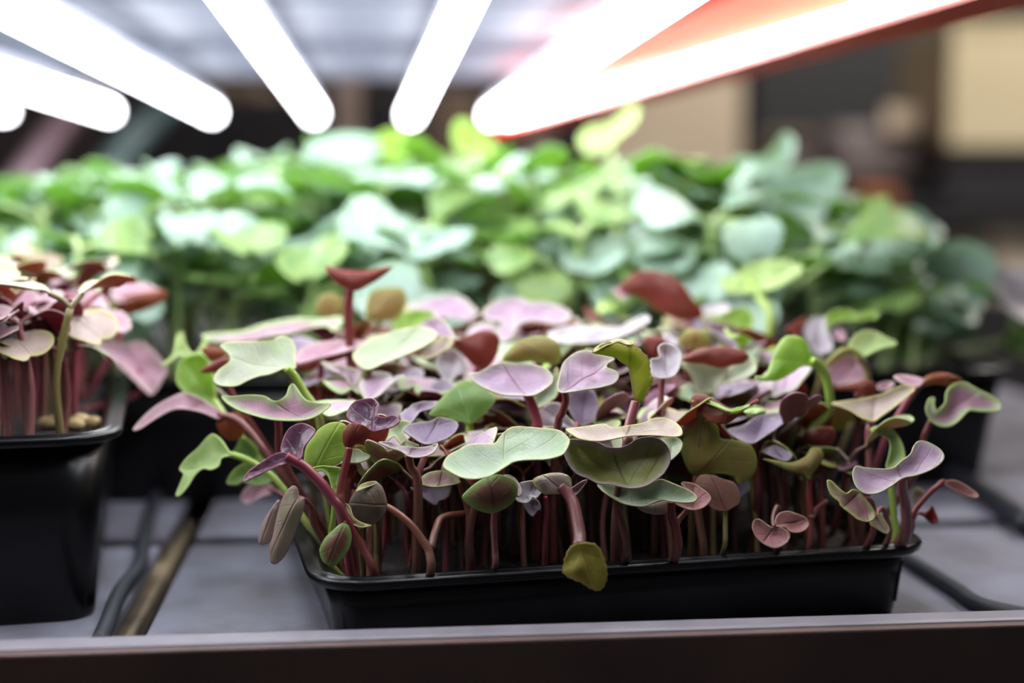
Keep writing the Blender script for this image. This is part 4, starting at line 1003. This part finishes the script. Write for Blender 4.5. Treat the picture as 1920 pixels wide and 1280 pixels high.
# pale seed hulls on the peat of the left tray
for (px, py) in ((88, 800), (105, 797), (150, 795), (140, 803), (175, 800)):
    q = G(px, py - 8, .0475)
    ring = [[q + Vector((math.cos(a) * .0028 * s, math.sin(a) * .0019 * s, z)) for a in [k * math.pi / 5 for k in range(10)]] for s, z in ((.3, -.0014), (.85, -.001), (1, .0), (.8, .0011), (.35, .0017))]
    vs, fs = loft(ring, True); fs.append([40 + k for k in range(10)])
    tag(link('seed_hull', mesh('seed_hull', vs, fs, 'hull')), 'cream seed hull on the peat at the foot of the pink stems, left tray', 'seed', 'cream seed hulls in the left tray')

# back tray: broad green leaves
BT = ['mint', 'mint', 'mint', 'mintdeep', 'mintdeep']; BU = ['u_fresh']
def make_green(h, L):
    """a leggy green seedling: seed leaves at the top, broader true leaves on long stalks below and above"""
    lean = random.uniform(-.12, .12) * h; lean2 = random.uniform(-.12, .12) * h; topp = Vector((lean, lean2, h)); az = random.random() * 6.28
    tubes = [([Vector((0, 0, -.001)), Vector((lean * .2, lean2 * .3, h * .5)), topp], .0016, .0013)]; lv = []
    k = 0; specs = [(1.0, .25), (1.0, .3)] + [(random.uniform(.55, .9), random.uniform(.35, .8)) for _ in range(3 if h < .05 else 4)]
    for (s_, ln) in specs:
        a = az + k * 2.4 + random.uniform(-.5, .5); k += 1
        st_ = Vector((lean * s_ ** 2, lean2 * s_ ** 2, h * s_)); d = Vector((math.cos(a), math.sin(a), 0)); pl = L * ln
        root = st_ + d * pl + Vector((0, 0, pl * random.uniform(.5, 1.1)))
        tubes.append(([st_, st_ + d * pl * .4 + Vector((0, 0, pl * .5)), root + d * .0015], .0011, .0008))
        lv.append(proto_leaf(L * random.uniform(.8, 1.15), a, random.uniform(-.2, .7), root, random.choice(BT), 'u_fresh', random.uniform(.3, 1.4), random.uniform(.0, .45), step=.0036))
    return stem_mesh(tubes, 'stem_pale'), lv, 'pale green leaves'
protB = [(h, make_green(h, random.uniform(.018, .026))) for h in [.03, .035, .04, .045, .05, .055, .06, .065, .07, .075, .08, .085] * 2]
TOPY = [(-200, 330), (0, 330), (60, 300), (150, 290), (330, 268), (500, 252), (800, 250), (1000, 258), (1150, 285), (1300, 300), (1450, 320), (1560, 345), (1650, 395), (1740, 430), (1830, 480), (1900, 560), (2000, 640)]
def topy(px):
    for (a, ya), (b_, yb_) in zip(TOPY, TOPY[1:]):
        if a <= px <= b_: return ya + (yb_ - ya) * (px - a) / (b_ - a)
    return TOPY[0][1] if px < 0 else TOPY[-1][1]
nB = 0
for j in range(9):
    for i in range(25):
        x = TB_C.x - TB_W / 2 + .014 + (TB_W - .028) * (i + random.uniform(.1, .9)) / 25
        y = TB_C.y - TB_D / 2 + .012 + (TB_D - .06) * (j + random.uniform(.1, .9)) / 9
        p = Vector((x, y, .040)); px, _, Z = proj(p)
        if px < -160 or (j > 5 and random.random() < .3): continue
        ztop = HC + (363 - topy(px)) * Z / F - .016
        h = min(.088, max(.024, ztop - p.z)) * (random.uniform(.36, .92) if j < 2 else random.uniform(.78, 1.0))
        hh, pr = min(random.sample(protB, 6), key=lambda q: abs(q[0] - h))
        COLS = ['far left end', 'left end', 'left part', 'middle left', 'exact middle', 'middle right', 'right part', 'right end', 'far right end']
        col = COLS[max(0, min(8, int(px / 214)))]
        row = 'front row' if j < 2 else ('second rows' if j < 4 else ('middle rows' if j < 6 else 'rearmost rows'))
        size = 'tall' if h > .068 else ('short' if h < .045 else 'medium-height')
        e = place_copy(pr, p, random.random() * 6.28, max(.6, min(1.15, h / hh)), '%s green seedling in the %s, %s of the long back tray' % (size, row, col), 'crowded green seedlings in the back tray', name='green_seedling')
        if j < 2: e.rotation_euler = (Matrix.Rotation(math.radians(random.uniform(0, 22)), 3, 'X') @ Matrix.Rotation(random.random() * 6.28, 3, 'Z')).to_euler()
        nB += 1
def heroB(label, leaves, stem, mat='stem_pale', r=.0014):
    reg, pts, z0, z1 = stem; px = cv(reg, pts); n = len(px)
    path = [P(x, y, z0 + (z1 - z0) * i / max(1, n - 1)) for i, (x, y) in enumerate(px)]
    e_ = path[-1]; x = max(TB_C.x - TB_W / 2 + .015, min(TB_C.x + TB_W / 2 - .015, e_.x)); y = max(TB_C.y - TB_D / 2 + .014, min(TB_C.y + TB_D / 2 - .014, e_.y))
    path.append(Vector((x, y, .040)))
    e = empty('green_seedling', tuple(path[-1]), label, 'seedling', 'green seedlings that stand out in the back tray')
    link('stem', stem_mesh([(path[::-1], r * 1.1, r * .9)], mat), e)
    for l in leaves: hero_leaf(e, *l[:7], **dict(dict(step=.0022), **(l[7] if len(l) > 7 else {})))
heroB('green seedling with a leaf curling upward against the dark background, right of centre',
      [('p', '1355,312 1385,292 1420,296 1452,275 1470,248 1490,262 1486,298 1455,322 1410,334 1370,330', .62, 62, 0, 'mint', 'u_fresh', K(cup=.12))], ('p', '1420,328 1425,380 1430,450', .62, .62))
heroB('green seedling raising a small pointed leaf in front of the tan cardboard box',
      [('p', '1085,262 1105,238 1140,235 1165,215 1185,196 1196,205 1188,230 1160,255 1130,280 1100,285', .64, 65, 0, 'palelime', 'u_fresh', K(cup=.12))], ('p', '1135,270 1150,330', .64, .64))
heroB('green seedling with a large bright leaf below the upward curling one',
      [('p', '1400,370 1440,330 1500,312 1560,305 1585,325 1570,365 1545,405 1490,418 1440,405', .60, 55, 10, 'mint', 'u_fresh', K(cup=.1)),
       ('p', '1250,400 1270,380 1330,375 1350,392 1330,430 1290,440 1262,428', .585, 55, 0, 'mint', 'u_fresh')], ('p', '1490,410 1480,520', .60, .60))
heroB('green seedling with a rounded leaf at the right shoulder of the foliage',
      [('p', '1640,425 1670,395 1720,392 1752,425 1745,460 1700,470 1655,455', .60, 50, 15, 'mint', 'u_fresh'),
       ('p', '1590,400 1600,375 1635,370 1665,400 1640,425 1605,425', .62, 55, 0, 'mintdeep', 'u_fresh')], ('p', '1700,465 1690,540', .60, .60))
heroB('green seedling with a big soft leaf hanging at the right end of the long tray',
      [('p', '1720,540 1740,480 1800,450 1850,465 1872,500 1850,560 1820,620 1760,640 1725,600', .57, 70, 10, 'mint', 'u_fresh', K(cup=.1)),
       ('p', '1640,640 1670,600 1720,600 1750,640 1730,672 1680,672', .56, 70, 0, 'mintdeep', 'u_fresh', K(cup=.1))], ('p', '1790,600 1770,660', .575, .59))
heroB('green seedling with one big white-glinting leaf above the pale spoon leaf on the right',
      [('p', '1480,540 1510,490 1560,470 1620,465 1640,500 1625,545 1580,572 1520,570', .56, 55, 0, 'mint', 'u_fresh', K(cup=.1))], ('p', '1560,565 1560,620', .565, .58))
heroB('green seedling with lilac-tinted leaves at the far right end of the long tray',
      [('p', '1850,520 1880,500 1960,520 1990,590 1930,600 1880,570', .60, 50, 0, 'white', 'u_fresh'), ('p', '1880,640 1905,612 1960,615 1970,665 1910,668', .585, 60, 0, 'green', 'u_fresh')],
      ('p', '1900,590 1880,640', .60, .61))
heroB('green seedling with a wide pale leaf spread above the left tray foliage',
      [('p', '245,380 290,355 340,352 400,380 425,420 400,455 340,468 280,450', .60, 48, 0, 'mint', 'u_fresh', K(cup=.1)),
       ('p', '175,500 220,465 300,462 345,500 330,535 250,545 200,535', .56, 42, 0, 'mint', 'u_fresh', K(cup=.1))], ('p', '340,460 350,540', .60, .60))
heroB('green seedling with a broad pale leaf right behind the highest dark red cup leaf',
      [('p', '500,470 540,440 610,425 660,450 665,495 620,525 560,520 515,500', .565, 48, 0, 'mint', 'u_fresh', K(cup=.1)),
       ('p', '570,290 590,262 640,250 700,255 715,280 690,300 620,305', .62, 40, 0, 'mint', 'u_fresh', K(cup=.1))], ('p', '600,515 600,600', .57, .575))
heroB('green seedling with a yellow-green sunlit-looking leaf reaching up to the central tube light',
      [('p', '848,250 862,222 890,235 920,262 950,290 930,300 890,290 860,285', .60, 70, 0, 'lime', 'u_lime', K(cup=.1)),
       ('p', '705,262 720,245 760,243 770,262 765,295 720,298', .62, 75, 0, 'lime', 'u_lime', K(cup=.1))], ('p', '890,285 895,360', .60, .60))
